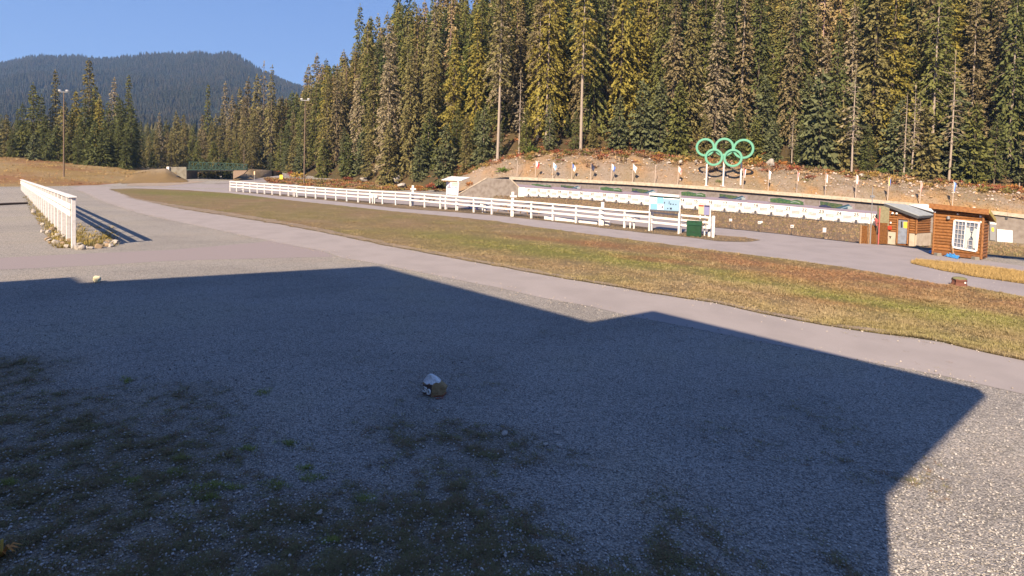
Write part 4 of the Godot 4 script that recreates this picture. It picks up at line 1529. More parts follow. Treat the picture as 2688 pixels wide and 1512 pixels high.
	hexa(cb, [B + Vector3(0, yb, 0) + nb * 0.1, C + Vector3(0, yb, 0) + nb * 0.1, C + nb * 0.1, B + nb * 0.1], -nb * 0.12)
	part(r2, "concrete_base", cb.mesh(), M.concrete_pale)
	part(r2, "corner_board", box_mesh(Vector3(0.09, hb - yb, 0.09), 0.01, B + Vector3(0, (hb + yb) * 0.5, 0) + (na + nb) * 0.06), M.trim_wood)
	var dr := part(r2, "door", slab([door[0] + na * 0.04, door[1] + na * 0.04, door[2] + na * 0.04, door[3] + na * 0.04], -na * 0.035), M.door_blue)
	for q in [[2365.5, 581, 2369.3, 597, "door_window", M.room_dark], [2372.6, 582.4, 2384, 598.4, "notice", M.yellow], [2358.5, 603, 2361, 606, "handle", M.grey_metal]]:
		part(dr, q[4], slab([hit(q[0], q[1], A, na) + na * 0.06, hit(q[2], q[1] + 0.6, A, na) + na * 0.06, hit(q[2], q[3] + 0.6, A, na) + na * 0.06, hit(q[0], q[3], A, na) + na * 0.06], -na * 0.017), q[5])
	for q in [[0, 3], [1, 2], [0, 1]]:
		var bb := MB.new()
		bb.bar(door[q[0]] + na * 0.09, door[q[1]] + na * 0.09, 0.07, 0.07, da if q[0] != 0 or q[1] == 3 else Vector3.UP)
		part(r2, "door_frame", bb.mesh(), M.trim_wood)
	for q in [[2344.4, 559], [2355, 560]]:
		var lm := MB.new()
		lm.tube([hit(q[0], q[1] - 2.0, A, na) + na * 0.12, hit(q[0], q[1] + 2.5, A, na) + na * 0.14], [0.05, 0.075], 8)
		part(r2, "flood_lamp", lm.mesh(), M.white)
	part(r2, "junction_box", box_mesh(Vector3(0.09, 0.12, 0.06), 0.01, hit(2339, 584.6, A, na) + na * 0.09), M.white)
	part(r2, "red_box", box_mesh(Vector3(0.22, 0.24, 0.16), 0.03, hit(2336, 598, A, na) + na * 0.13), M.red)
	var e1 := hit(2320.5, 531.5, A + na * 0.22, na)
	var e2 := hit(2412, 565.5, A + na * 0.22, na)
	var e3 := at(2451.5, 563, 35.2)
	var e4 := at(2378, 536.5, 37.2)
	part(r2, "roof", slab([e1, e2, e3, e4], Vector3(0, -0.05, 0)), M.roof_metal)
	var ff := MB.new()
	ff.bar(e1 + Vector3(0, -0.14, 0), e2 + Vector3(0, -0.14, 0), 0.16, 0.05)
	part(r2, "fascia", ff.mesh(), M.dark_metal)
	ff = MB.new()
	ff.bar(e2 + Vector3(0, -0.12, 0), e3 + Vector3(0, -0.12, 0), 0.12, 0.05)
	part(r2, "fascia", ff.mesh(), M.dark_metal)
	var k1 := at(2386, 537, 37.6)
	var k2 := at(2452, 556, 35.6)
	part(r2, "rear_roof", slab([k1, k2, at(2462, 545, 37.0), at(2432, 536, 39.0)], Vector3(0, -0.04, 0)), M.white_metal)
	ff = MB.new()
	ff.bar(k1 + Vector3(0, -0.13, 0.02), k2 + Vector3(0, -0.13, 0.02), 0.17, 0.05)
	part(r2, "fascia", ff.mesh(), M.dark_metal)
	# --- beside the shed
	var bin := thing("rubbish_bin", "black open-topped rubbish bin against the shed's concrete base", "bin", g(2337, 640.5))
	var bm := MB.new()
	bm.lathe([Vector2(0.10, 0.0), Vector2(0.125, 0.48), Vector2(0.14, 0.48), Vector2(0.14, 0.51), Vector2(0.11, 0.51), Vector2(0.095, 0.03)], Vector3.ZERO, Basis(), 18)
	bm.lathe([Vector2(0.0, 0.02), Vector2(0.1, 0.02), Vector2(0.1, 0.0), Vector2(0.0, 0.0)], Vector3.ZERO, Basis(), 18)
	part(bin, "tub", bm.mesh(), M.black)
	var pa := g(2257, 639.5)
	var pb := g(2330, 641.5)
	var pn := Vector3((pb - pa).z, 0, -(pb - pa).x).normalized()
	if pn.dot(CAM - pa) < 0: pn = -pn
	var fence := thing("plywood_screen", "low brown plywood screen of three sheets between posts beside the shed", "screen", Vector3.ZERO)
	for q in [[2258, 592, 2277], [2284, 592, 2300], [2303, 585, 2330]]:
		part(fence, "sheet", slab([hit(q[0], q[1], pa, pn), hit(q[2], q[1] + 0.5, pa, pn), hit(q[2], 640.5, pa, pn), hit(q[0], 639.5, pa, pn)], -pn * 0.03), M.plywood)
	for q in [[2256, 590, 0.09], [2280, 588, 0.17], [2301, 588, 0.09]]:
		var pm := MB.new()
		var p0 := hit(q[0], 640.0, pa, pn) + pn * 0.06
		var p1 := hit(q[0], q[1], pa, pn) + pn * 0.06
		p1.x = p0.x; p1.z = p0.z
		pm.bar(p0, p1, q[2], 0.08, Vector3.RIGHT)
		part(fence, "post", pm.mesh(), M.raw_wood)
	var mp := g(2284, 641)
	var mast := thing("antenna_mast", "thin grey mast with a small box, rising beside the plywood screen", "mast", mp)
	var mh := at(2288.5, 490, -mp.z).y
	var mm := MB.new()
	mm.tube([Vector3.ZERO, Vector3(0, mh, 0)], [0.035, 0.02], 6)
	part(mast, "pole", mm.mesh(), M.grey_metal)
	part(mast, "box", box_mesh(Vector3(0.22, 0.14, 0.12), 0.01, Vector3(0, mh - 0.62, 0)), M.grey_metal)
	var rf := thing("red_flag", "limp pale red warning flag on a dark stick by the plywood screen", "flag", mp + Vector3(0.12, 0, 0.1))
	var st := MB.new()
	st.bar(Vector3(0.28, 0.75, 0), Vector3(0.02, 1.65, 0), 0.05, 0.05)
	part(rf, "stick", st.mesh(), M.dark_metal)
	var fl := flag_cloth(44, 0.26, 0.36)
	for k in 2: part(rf, "cloth", fl[k], M.pink, Transform3D(Basis(), Vector3(0.0, 1.72, 0.03)))
	var rp := g(2303, 641.5)
	var rr := thing("red_post", "slim red marker post between the plywood sheets", "post", rp)
	var ry := at(2305.5, 546, -rp.z).y
	part(rr, "shaft", box_mesh(Vector3(0.055, ry, 0.055), 0.01, Vector3(0, ry * 0.5, 0.08)), M.pink)
	# --- before the front hut
	var tg := thing("blue_tarp", "crumpled bright blue tarpaulin on the ground before the hut", "tarpaulin", Vector3.ZERO)
	var tb := MB.new()
	var rt := RandomNumberGenerator.new()
	rt.seed = 9
	var tp := []
	var ta := g(2450, 661) + n * 0.55
	var tz := g(2524, 678) + n * 0.35
	for i in 9:
		for k in 30:
			var u := k / 29.0
			var v := i / 8.0
			var p := ta.lerp(tz, u) + n * (v - 0.3) * 0.6
			p.y = maxf(0.015, 0.20 * sin(PI * clampf(v, 0.03, 0.97)) * (0.6 + 0.5 * sin(u * PI)) * (1.0 + 0.9 * wobble.get_noise_2d(u * 26.0, v * 9.0)) + 0.03 * rt.randf())
			tp.append(p)
	tb.grid(tp, 30)
	part(tg, "sheet", tb.mesh(), M.blue_tarp)
	var sh := thing("wooden_trestle", "pale wooden trestle leaning over the blue tarpaulin", "trestle", Vector3.ZERO)
	var q1 := g(2463, 666)
	var q2 := g(2503, 676)
	var y1 := at(2467, 631, -q1.z).y
	for q in [q1, q2]:
		var bb := MB.new()
		bb.bar(q, q + Vector3(-0.05, y1, -0.1), 0.08, 0.06, Vector3.RIGHT)
		part(sh, "leg", bb.mesh(), M.raw_wood)
	for hgt in [0.92, 0.62]:
		var bb := MB.new()
		bb.bar(q1 + Vector3(-0.05, y1 * hgt, -0.08), q2 + Vector3(-0.05, y1 * hgt, -0.08), 0.1, 0.05)
		part(sh, "rail", bb.mesh(), M.raw_wood)


# ---------------------------------------------------------------- fences

func build_left_fence() -> void:
	var a := g(193, 651)
	var z := g(57, 499)
	var dir := (z - a).normalized()
	var out := Vector3(dir.z, 0, -dir.x)
	if out.x > 0: out = -out
	var root := thing("white_fence", "tall white three-board fence running away beside the gravel lot at the left", "fence", a)
	var n := 27
	var top := []
	for i in n + 1:
		var t := i / float(n)
		var p := a.lerp(z, t) - a
		var h := lerpf(2.34, 1.42, t)
		p.y = -0.05
		var lean := 0.02 * sin(i * 2.3)
		top.append([p, h])
		part(root, "post", box_mesh(Vector3(0.17, h, 0.17), 0.012), M.white, Transform3D(Basis(Vector3.UP, atan2(out.x, out.z) + lean), p + Vector3(0, h * 0.5, 0)))
	for i in range(0, n, 1):
		var p0: Vector3 = top[i][0]
		var p1: Vector3 = top[i + 1][0]
		var h0: float = top[i][1]
		var h1: float = top[i + 1][1]
		for f in [0.83, 0.69]:
			var b := MB.new()
			var off := out * (0.115 + 0.003 * (i % 2))
			b.bar(p0 + off + Vector3(0, h0 * f, 0), p1 + off + Vector3(0, h1 * f, 0), 0.25 * h0 / 2.34, 0.045, Vector3.UP, 0.008)
			part(root, "rail", b.mesh(), M.white)
		var c := MB.new()
		var lift := 0.03 + 0.003 * (i % 2)
		c.bar(p0 + out * 0.03 + Vector3(0, h0 + lift, 0) - dir * (0.16 if i == 0 else 0.0), p1 + out * 0.03 + Vector3(0, h1 + lift, 0), 0.06, 0.30, Vector3.UP, 0.01)
		part(root, "cap_rail", c.mesh(), M.white)


const POSTS := [604.7, 621.7, 639.2, 656.7, 676.0, 694.7, 715.0, 736.0, 757.6, 780.0, 803.6, 828.8, 855.0, 882.5, 910.6, 940.7, 971.8, 1004.4, 1039.0, 1077.6, 1114.8, 1156.0, 1169.8, 1198.0, 1243.6, 1291.0, 1343.0, 1394.7, 1451.0, 1512.0, 1574.6, 1639.4, 1709.7, 1785.0, 1862.0]
const POST_Y := [[604.7, 502], [757, 515.3], [829, 522], [940, 531.6], [1077, 541.5], [1198, 553], [1291, 563.8], [1394.7, 574], [1512, 586], [1639, 599], [1709.7, 606], [1785, 613.5], [1862, 622]]
const POST_H := [[604.7, 27.0], [829, 31.5], [940.7, 34.0], [1077, 36.8], [1198, 38.8], [1291, 43], [1394.7, 45.3], [1512, 47.5], [1639, 48.5], [1709.7, 51.5], [1785, 51.5], [1862, 53.5]]


func build_arena_fence() -> void:
	var base := g(POSTS[0], line(POST_Y, POSTS[0]))
	var root := thing("long_white_fence", "long white three-rail fence with square posts across the middle of the grounds", "fence", base)
	var foot := []
	var high := []
	for x in POSTS:
		var p := g(x, line(POST_Y, x))
		foot.append(p)
		high.append(line(POST_H, x) * -p.z / F)
	for i in POSTS.size():
		var d: Vector3 = (foot[mini(i + 1, POSTS.size() - 1)] - foot[maxi(i - 1, 0)]).normalized()
		var b := Basis(Vector3.UP, atan2(d.x, d.z) + 0.02 * sin(i * 1.9))
		var h: float = high[i] * (1.0 + 0.012 * sin(i * 3.1))
		part(root, "post", box_mesh(Vector3(0.17, h, 0.15), 0.012), M.white, Transform3D(b, foot[i] - base + Vector3(0, h * 0.5, 0)))
		if i + 1 == POSTS.size(): continue
		var e: Vector3 = foot[i + 1] - foot[i]
		var out := Vector3(e.z, 0, -e.x).normalized()
		if out.dot(CAM - foot[i]) < 0: out = -out
		for f in [0.955, 0.71, 0.455]:
			var q := MB.new()
			var off := out * (0.11 + 0.003 * (i % 2)) - base
			q.bar(foot[i] + off + Vector3(0, high[i] * f, 0), foot[i + 1] + off + Vector3(0, high[i + 1] * f, 0), 0.155 * (0.9 if f > 0.9 else 1.0) * high[i] / 1.42, 0.045, Vector3.UP, 0.006)
			part(root, "rail", q.mesh(), M.white)
	part(root, "end_post", box_mesh(Vector3(0.16, 1.45, 0.16), 0.012), M.white, Transform3D(Basis(), g(1871, 624.5) - base + Vector3(0, 0.725, 0)))
	# taller posts with a cross-arm that rise out of the fence
	var k := 0
	for s in [[1083, 541.0, 486.5, 1], [1344.5, 569.0, 503.5, 1], [1580, 592.5, 533.0, 0]]:
		var p := g(s[0], s[1])
		var h := at(s[0], s[2], -p.z).y
		var said: String = ["cross-armed white post rising from the fence, left of the roofed notice board", "cross-armed white post rising from the fence, in front of the concrete wing wall", "white post topped by a small box, left of the large notice board"][k]
		var o := thing("signal_post", said, "post", p, "tall posts along the long white fence")
		part(o, "shaft", box_mesh(Vector3(0.24, h, 0.2), 0.01, Vector3(0, h * 0.5, 0)), M.white)
		if s[3] == 1:
			part(o, "arm", box_mesh(Vector3(0.62, 0.17, 0.12), 0.01, Vector3(0.06, h - 0.4, 0.12)), M.white)
		else:
			part(o, "box", box_mesh(Vector3(0.24, 0.34, 0.24), 0.02, Vector3(0, h - 0.1, 0)), M.white)
		k += 1


# ---------------------------------------------------------------- notice boards, bin, tables and other furniture

func board_print(which: int) -> StandardMaterial3D:
	var w := 384
	var h := 192 if which == 0 else 384
	var im := Image.create(w, h, false, Image.FORMAT_RGB8)
	var r := RandomNumberGenerator.new()
	r.seed = 500 + which
	var lines := func(x0: int, y0: int, x1: int, n: int, gap: int, c: Color) -> void:
		for i in n:
			var x := x0
			while x < x1:
				var l := r.randi_range(3, 11)
				im.fill_rect(Rect2i(x, y0 + i * gap, mini(l, x1 - x), maxi(1, gap / 3)), c)
				x += l + 3
	if which == 0:
		im.fill(Color(0.50, 0.62, 0.72))
		im.fill_rect(Rect2i(0, 0, w, 34), Color(0.80, 0.86, 0.90))
		for x in w:
			var y0 := 6 + int(7.0 * sin(x * 0.012))
			im.fill_rect(Rect2i(x, y0, 1, 16), Color(0.06, 0.34, 0.30))
		im.fill_rect(Rect2i(176, 0, 4, 30), Color(0.9, 0.9, 0.9))
		im.fill_rect(Rect2i(8, 34, 84, 78), Color(0.84, 0.84, 0.86))
		lines.call(14, 40, 88, 8, 8, Color(0.62, 0.62, 0.66))
		im.fill_rect(Rect2i(60, 68, 24, 12), Color(0.45, 0.45, 0.5))
		im.fill_rect(Rect2i(98, 22, 78, 88), Color(0.45, 0.64, 0.76))
		im.fill_rect(Rect2i(10, 116, 80, 66), Color(0.42, 0.62, 0.75))
		lines.call(14, 122, 86, 7, 8, Color(0.50, 0.66, 0.78))
		im.fill_rect(Rect2i(100, 112, 82, 74), Color(0.86, 0.86, 0.90))
		im.fill_rect(Rect2i(102, 116, 42, 8), Color(0.25, 0.25, 0.38))
		lines.call(106, 130, 144, 4, 8, Color(0.40, 0.40, 0.52))
		im.fill_rect(Rect2i(102, 164, 44, 8), Color(0.25, 0.25, 0.38))
		for i in 30: im.fill_rect(Rect2i(164 - i / 3, 122 + i, 2 * (i / 3) + 2, 1), Color(0.12, 0.13, 0.22))
		im.fill_rect(Rect2i(154, 152, 24, 12), Color(0.18, 0.2, 0.3))
		for c in 7:
			lines.call(192 + c * 27, 44, 192 + c * 27 + 20, 5, 8, Color(0.52, 0.62, 0.74))
			lines.call(192 + c * 27, 120, 192 + c * 27 + 20, 6, 9, Color(0.55, 0.66, 0.78))
		for q in [[190, 80, 10, 26], [250, 66, 8, 42], [266, 96, 18, 16], [300, 96, 14, 16], [334, 98, 12, 14], [232, 160, 16, 14], [268, 154, 26, 24]]:
			im.fill_rect(Rect2i(q[0], q[1], q[2], q[3]), Color(0.12, 0.15, 0.24))
	elif which == 1:
		im.fill(Color(0.74, 0.69, 0.58))
		im.fill_rect(Rect2i(8, 8, 176, 60), Color(0.70, 0.24, 0.20))
		im.fill_rect(Rect2i(200, 0, 184, 384), Color(0.52, 0.51, 0.66))
		im.fill_rect(Rect2i(204, 8, 176, 56), Color(0.18, 0.13, 0.28))
		lines.call(18, 92, 176, 14, 19, Color(0.76, 0.68, 0.55))
		lines.call(212, 92, 370, 14, 19, Color(0.55, 0.54, 0.68))
	else:
		im.fill(Color(0.76, 0.74, 0.78))
		im.fill_rect(Rect2i(150, 16, 214, 110), Color(0.62, 0.78, 0.66))
		im.fill_rect(Rect2i(180, 24, 170, 18), Color(0.50, 0.66, 0.56))
		lines.call(160, 56, 350, 4, 16, Color(0.60, 0.78, 0.68))
		for i in 60: im.fill_rect(Rect2i(80 - i / 3, 20 + i * 2, 2 + i / 2, 2), Color(0.22, 0.20, 0.40))
		im.fill_rect(Rect2i(18, 150, 110, 24), Color(0.16, 0.13, 0.24))
		lines.call(24, 196, 130, 3, 22, Color(0.55, 0.20, 0.28))
		im.fill_rect(Rect2i(150, 146, 60, 22), Color(0.42, 0.50, 0.70))
		im.fill_rect(Rect2i(258, 146, 104, 40), Color(0.50, 0.58, 0.66))
		lines.call(150, 186, 240, 4, 18, Color(0.33, 0.36, 0.46))
		lines.call(262, 200, 360, 3, 18, Color(0.62, 0.66, 0.74))
		im.fill_rect(Rect2i(330, 270, 24, 70), Color(0.56, 0.64, 0.56))
		im.fill_rect(Rect2i(20, 340, 320, 14), Color(0.66, 0.70, 0.66))
	var m := StandardMaterial3D.new()
	m.albedo_texture = ImageTexture.create_from_image(im)
	m.roughness = 0.6
	return m


func panel(b: MB, tl: Vector3, tr: Vector3, br: Vector3, bl: Vector3, thick: float, n: Vector3) -> void:
	b.uvquad(tl, tr, br, bl, n)
	var o := -n * thick
	b.poly([tl + o, tr + o, br + o, bl + o], -n)
	for q in [[tl, tr], [tr, br], [br, bl], [bl, tl]]:
		b.poly([q[0], q[1], q[1] + o, q[0] + o], (q[0] + q[1]) * 0.5 - (tl + br) * 0.5)


func build_boards() -> void:
	# large notice board
	var a := g(1703.8, 607)
	var z := g(1781, 615)
	var root := thing("notice_board", "large pale blue notice board on two white posts in front of the fence", "notice board", a)
	var d := (z - a).normalized()
	var n := Vector3(d.z, 0, -d.x)
	if n.dot(CAM - a) < 0: n = -n
	var ha := hit(1708, 512, a, n).y
	var hz := hit(1788, 518, a, n).y
	for q in [[a, ha], [z, hz]]:
		part(root, "post", box_mesh(Vector3(0.12, q[1], 0.12), 0.01), M.white, Transform3D(Basis(), q[0] - a + Vector3(0, q[1] * 0.5, 0)))
	var c := [hit(1709, 512, a, n), hit(1787, 518.5, a, n), hit(1783.5, 554, a, n), hit(1708.5, 549.5, a, n)]
	for k in 4: c[k] += n * 0.10 - a
	var b := MB.new()
	panel(b, c[0], c[1], c[2], c[3], 0.03, n)
	part(root, "printed_panel", b.mesh(), board_print(0))
	b = MB.new()
	b.bar(c[0] + Vector3(0, 0.09, 0), c[1] + Vector3(0, 0.09, 0), 0.17, 0.3)
	part(root, "hood", b.mesh(), M.white)
	b = MB.new()
	b.bar(c[3] - Vector3(0, 0.05, 0), c[2] - Vector3(0, 0.05, 0), 0.09, 0.12)
	part(root, "ledge", b.mesh(), M.dark_grey)
	# twin poster board
	a = g(1836, 618)
	z = g(1862, 622)
	root = thing("poster_board", "narrow white board with a red-headed and a purple-headed poster behind the green bin", "poster board", a)
	d = (z - a).normalized()
	n = Vector3(d.z, 0, -d.x)
	if n.dot(CAM - a) < 0: n = -n
	ha = hit(1835, 536, a, n).y
	hz = hit(1865, 539, a, n).y
	var mid := (a + z) * 0.5
	for q in [[a, ha], [mid, (ha + hz) * 0.5], [z, hz]]:
		part(root, "post", box_mesh(Vector3(0.07, q[1], 0.07), 0.005), M.white, Transform3D(Basis(), q[0] - a + Vector3(0, q[1] * 0.5, 0)))
	c = [hit(1835.5, 537, a, n), hit(1865, 539, a, n), hit(1863.5, 565, a, n), hit(1835, 562, a, n)]
	for k in 4: c[k] += n * 0.07 - a
	b = MB.new()
	panel(b, c[0], c[1], c[2], c[3], 0.02, n)
	part(root, "posters", b.mesh(), board_print(1))
	# roofed notice board
	a = g(1172, 549.5)
	z = g(1201, 553)
	root = thing("roofed_notice_board", "white notice board under a sloping white roof behind the fence", "notice board", a)
	d = (z - a).normalized()
	n = Vector3(d.z, 0, -d.x)
	if n.dot(CAM - a) < 0: n = -n
	ha = hit(1175, 473, a, n).y
	for q in [a, z]:
		part(root, "post", box_mesh(Vector3(0.14, ha, 0.14), 0.01), M.white, Transform3D(Basis(), q - a + Vector3(0, ha * 0.5, 0)))
	c = [hit(1175.5, 477, a, n), hit(1207, 479.5, a, n), hit(1204.5, 512.5, a, n), hit(1174, 510, a, n)]
	for k in 4: c[k] += n * 0.09 - a
	b = MB.new()
	panel(b, c[0], c[1], c[2], c[3], 0.03, n)
	part(root, "printed_panel", b.mesh(), board_print(2))
	var dd := -a.z
	var r := [at(1159, 471.5, dd - 0.9), at(1212, 473, dd - 0.9), at(1234, 465.5, dd + 1.3), at(1185, 462.5, dd + 1.3)]
	for k in 4: r[k] -= a
	part(root, "roof", slab(r, Vector3(0, -0.06, 0)), M.white_metal)
	# the green bin
	var fl := g(1801.5, 621.0)
	var fr := g(1840.0, 623.5)
	root = thing("waste_bin", "dark green steel waste bin with a slanted lid at the end of the fence", "bin", (fl + fr) * 0.5)
	var w := (fr - fl).length()
	var yaw := atan2(-(fr - fl).z, (fr - fl).x)
	root.rotation.y = yaw
	part(root, "body", box_mesh(Vector3(w, 0.74, 0.62), 0.02, Vector3(0, 0.40, -0.31)), M.green_bin)
	var lid := MB.new()
	lid.prism(PackedVector2Array([Vector2(0.03, 0.775), Vector2(-0.02, 0.83), Vector2(-0.20, 1.05), Vector2(-0.56, 1.05), Vector2(-0.63, 0.775)]), Basis(Vector3(0, 0, 1), Vector3.UP, Vector3(-1, 0, 0)), Vector3(w * 0.5 + 0.02, 0, 0), w + 0.04)
	part(root, "lid", lid.mesh(), M.green_bin)
	part(root, "lever_hole", box_mesh(Vector3(0.07, 0.05, 0.02), 0.0, Vector3(0.03, 0.33, 0.005)), M.black)
	for s in [-1, 1]:
		part(root, "foot", box_mesh(Vector3(0.08, 0.05, 0.5), 0.0, Vector3(s * (w * 0.5 - 0.08), 0.012, -0.31)), M.black)
	for s in [-0.12, 0.12]:
		part(root, "lid_handle", box_mesh(Vector3(0.1, 0.03, 0.05), 0.005, Vector3(s, 0.98, -0.13)), M.black)
	var tub := thing("white_tub", "white plastic tub hanging on the last fence post beside the bin", "tub", g(1856, 622.5) + Vector3(0, 0.55, 0.12))
	part(tub, "body", box_mesh(Vector3(0.28, 0.24, 0.22), 0.03, Vector3(0, 0.12, 0)), M.white)
	part(tub, "rim", box_mesh(Vector3(0.32, 0.05, 0.26), 0.01, Vector3(0, 0.25, 0)), M.white)
	# small stands with two white boards along the back of the fence
	var words := ["at the far left end of the fence", "second from the left, before the lamp post's foot", "between the lamp post and the cross-armed post", "beside the dark picnic table", "left of the large notice board"]
	var i := 0
	for s in [[633.0, 503.5], [770.0, 516.8], [979.0, 535.5], [1269.0, 559.5], [1660.0, 601.5]]:
		var p := g(s[0], s[1]) + Vector3(0.0, 0, -0.22)
		var o := thing("twin_board_stand", "low white stand with two small boards, %s" % words[i], "stand", p, "small twin-board stands along the fence")
		o.rotation.y = -0.55
		for q in [-0.12, 0.17]: part(o, "leg", box_mesh(Vector3(0.10, 0.74, 0.08), 0.0, Vector3(q, 0.37, 0)), M.white)
		for q in [-0.2, 0.36]: part(o, "board", box_mesh(Vector3(0.46, 0.26, 0.05), 0.02, Vector3(q, 0.86, 0.02)), M.white)
		i += 1
	# picnic tables
	var table := func(m: Material, called: String) -> Node3D:
		var o := Node3D.new()
		o.name = called
		for k in 4: part(o, "table_plank", box_mesh(Vector3(1.8, 0.045, 0.17), 0.005, Vector3(0, 0.74, -0.28 + k * 0.185)), m)
		for q in [-1, 1]:
			part(o, "bench_plank", box_mesh(Vector3(1.8, 0.045, 0.24), 0.005, Vector3(0, 0.44, q * 0.68)), m)
			part(o, "cross_beam", box_mesh(Vector3(0.05, 0.09, 1.5), 0.0, Vector3(q * 0.62, 0.37, 0)), m)
			for e in [-1, 1]:
				var lg := MB.new()
				lg.bar(Vector3(q * 0.67, 0.0, e * 0.66), Vector3(q * 0.67, 0.72, e * 0.2), 0.1, 0.045, Vector3.RIGHT)
				part(o, "leg", lg.mesh(), m)
		return o
	i = 0
	for s in [[1240, 553, 0.9, M.navy, "dark blue picnic table behind the fence, right of the roofed notice board"], [1318, 557.5, 1.1, M.raw_wood, "pale wooden picnic table behind the fence, before the wing wall"], [1380, 564, 0.6, M.raw_wood, "pale wooden picnic table behind the fence, left of the low white barrier"], [1108, 533, 0.7, M.grey_wood, "weathered picnic table half hidden behind the fence, left of the roofed board"]]:
		var o: Node3D = table.call(s[3], "picnic_table")
		o.name = numbered("picnic_table")
		add_child(o)
		o.position = g(s[0], s[1]) + Vector3(0.4, 0, -1.3)
		o.rotation.y = s[2]
		tag(o, s[4], "picnic table", "picnic tables behind the fence")
		i += 1
	# low white barrier
	var bar := thing("low_barrier", "low white timber barrier lying behind the fence, left of the notice board", "barrier", g(1430, 577))
	for s in [[1430, 577, 1453, 579.0], [1455, 579.6, 1510, 584.6], [1513, 585, 1570, 590.8], [1578, 591.5, 1602, 593.5]]:
		var p := g(s[0], s[1]) - bar.position
		var q := g(s[2], s[3]) - bar.position
		var mb := MB.new()
		mb.bar(p + Vector3(0, 0.17, -0.25), q + Vector3(0, 0.17, -0.25), 0.33, 0.22, Vector3.UP, 0.03)
		part(bar, "beam", mb.mesh(), M.white)


func build_lamps() -> void:
	var i := 0
	for s in [[167.5, 462.0, 240.0, 100.0], [798.0, 486.0, 262.0, 0.0]]:
		var p := g(s[0], s[1])
		if s[3] > 0.0: p = at(s[0], s[1], s[3])
		var h := at(s[0], s[2], -p.z).y - p.y
		var root := thing("floodlight_pole", ["tall wooden floodlight pole on the golden mound at the left", "tall wooden floodlight pole behind the far end of the long fence"][i], "lamp post", p, "floodlight poles beside the trails")
		var b := MB.new()
		b.tube([Vector3(0, -0.4, 0), Vector3(0.02, h * 0.5, 0), Vector3(0.05, h, 0)], [0.13, 0.11, 0.08], 8)
		part(root, "pole", b.mesh(), M.pole_wood)
		b = MB.new()
		b.bar(Vector3(-0.75, h - 0.12, 0.1), Vector3(0.85, h - 0.12, 0.1), 0.09, 0.09)
		part(root, "cross_arm", b.mesh(), M.grey_metal)
		for q in [-0.62, 0.72]:
			var head := part(root, "lamp_head", box_mesh(Vector3(0.42, 0.28, 0.32), 0.05, Vector3(q, h + 0.12, 0.1)), M.white_metal)
			part(head, "lamp_glass", box_mesh(Vector3(0.32, 0.2, 0.02), 0.0, Vector3(q, h + 0.11, 0.272)), M.grey_metal)
		i += 1


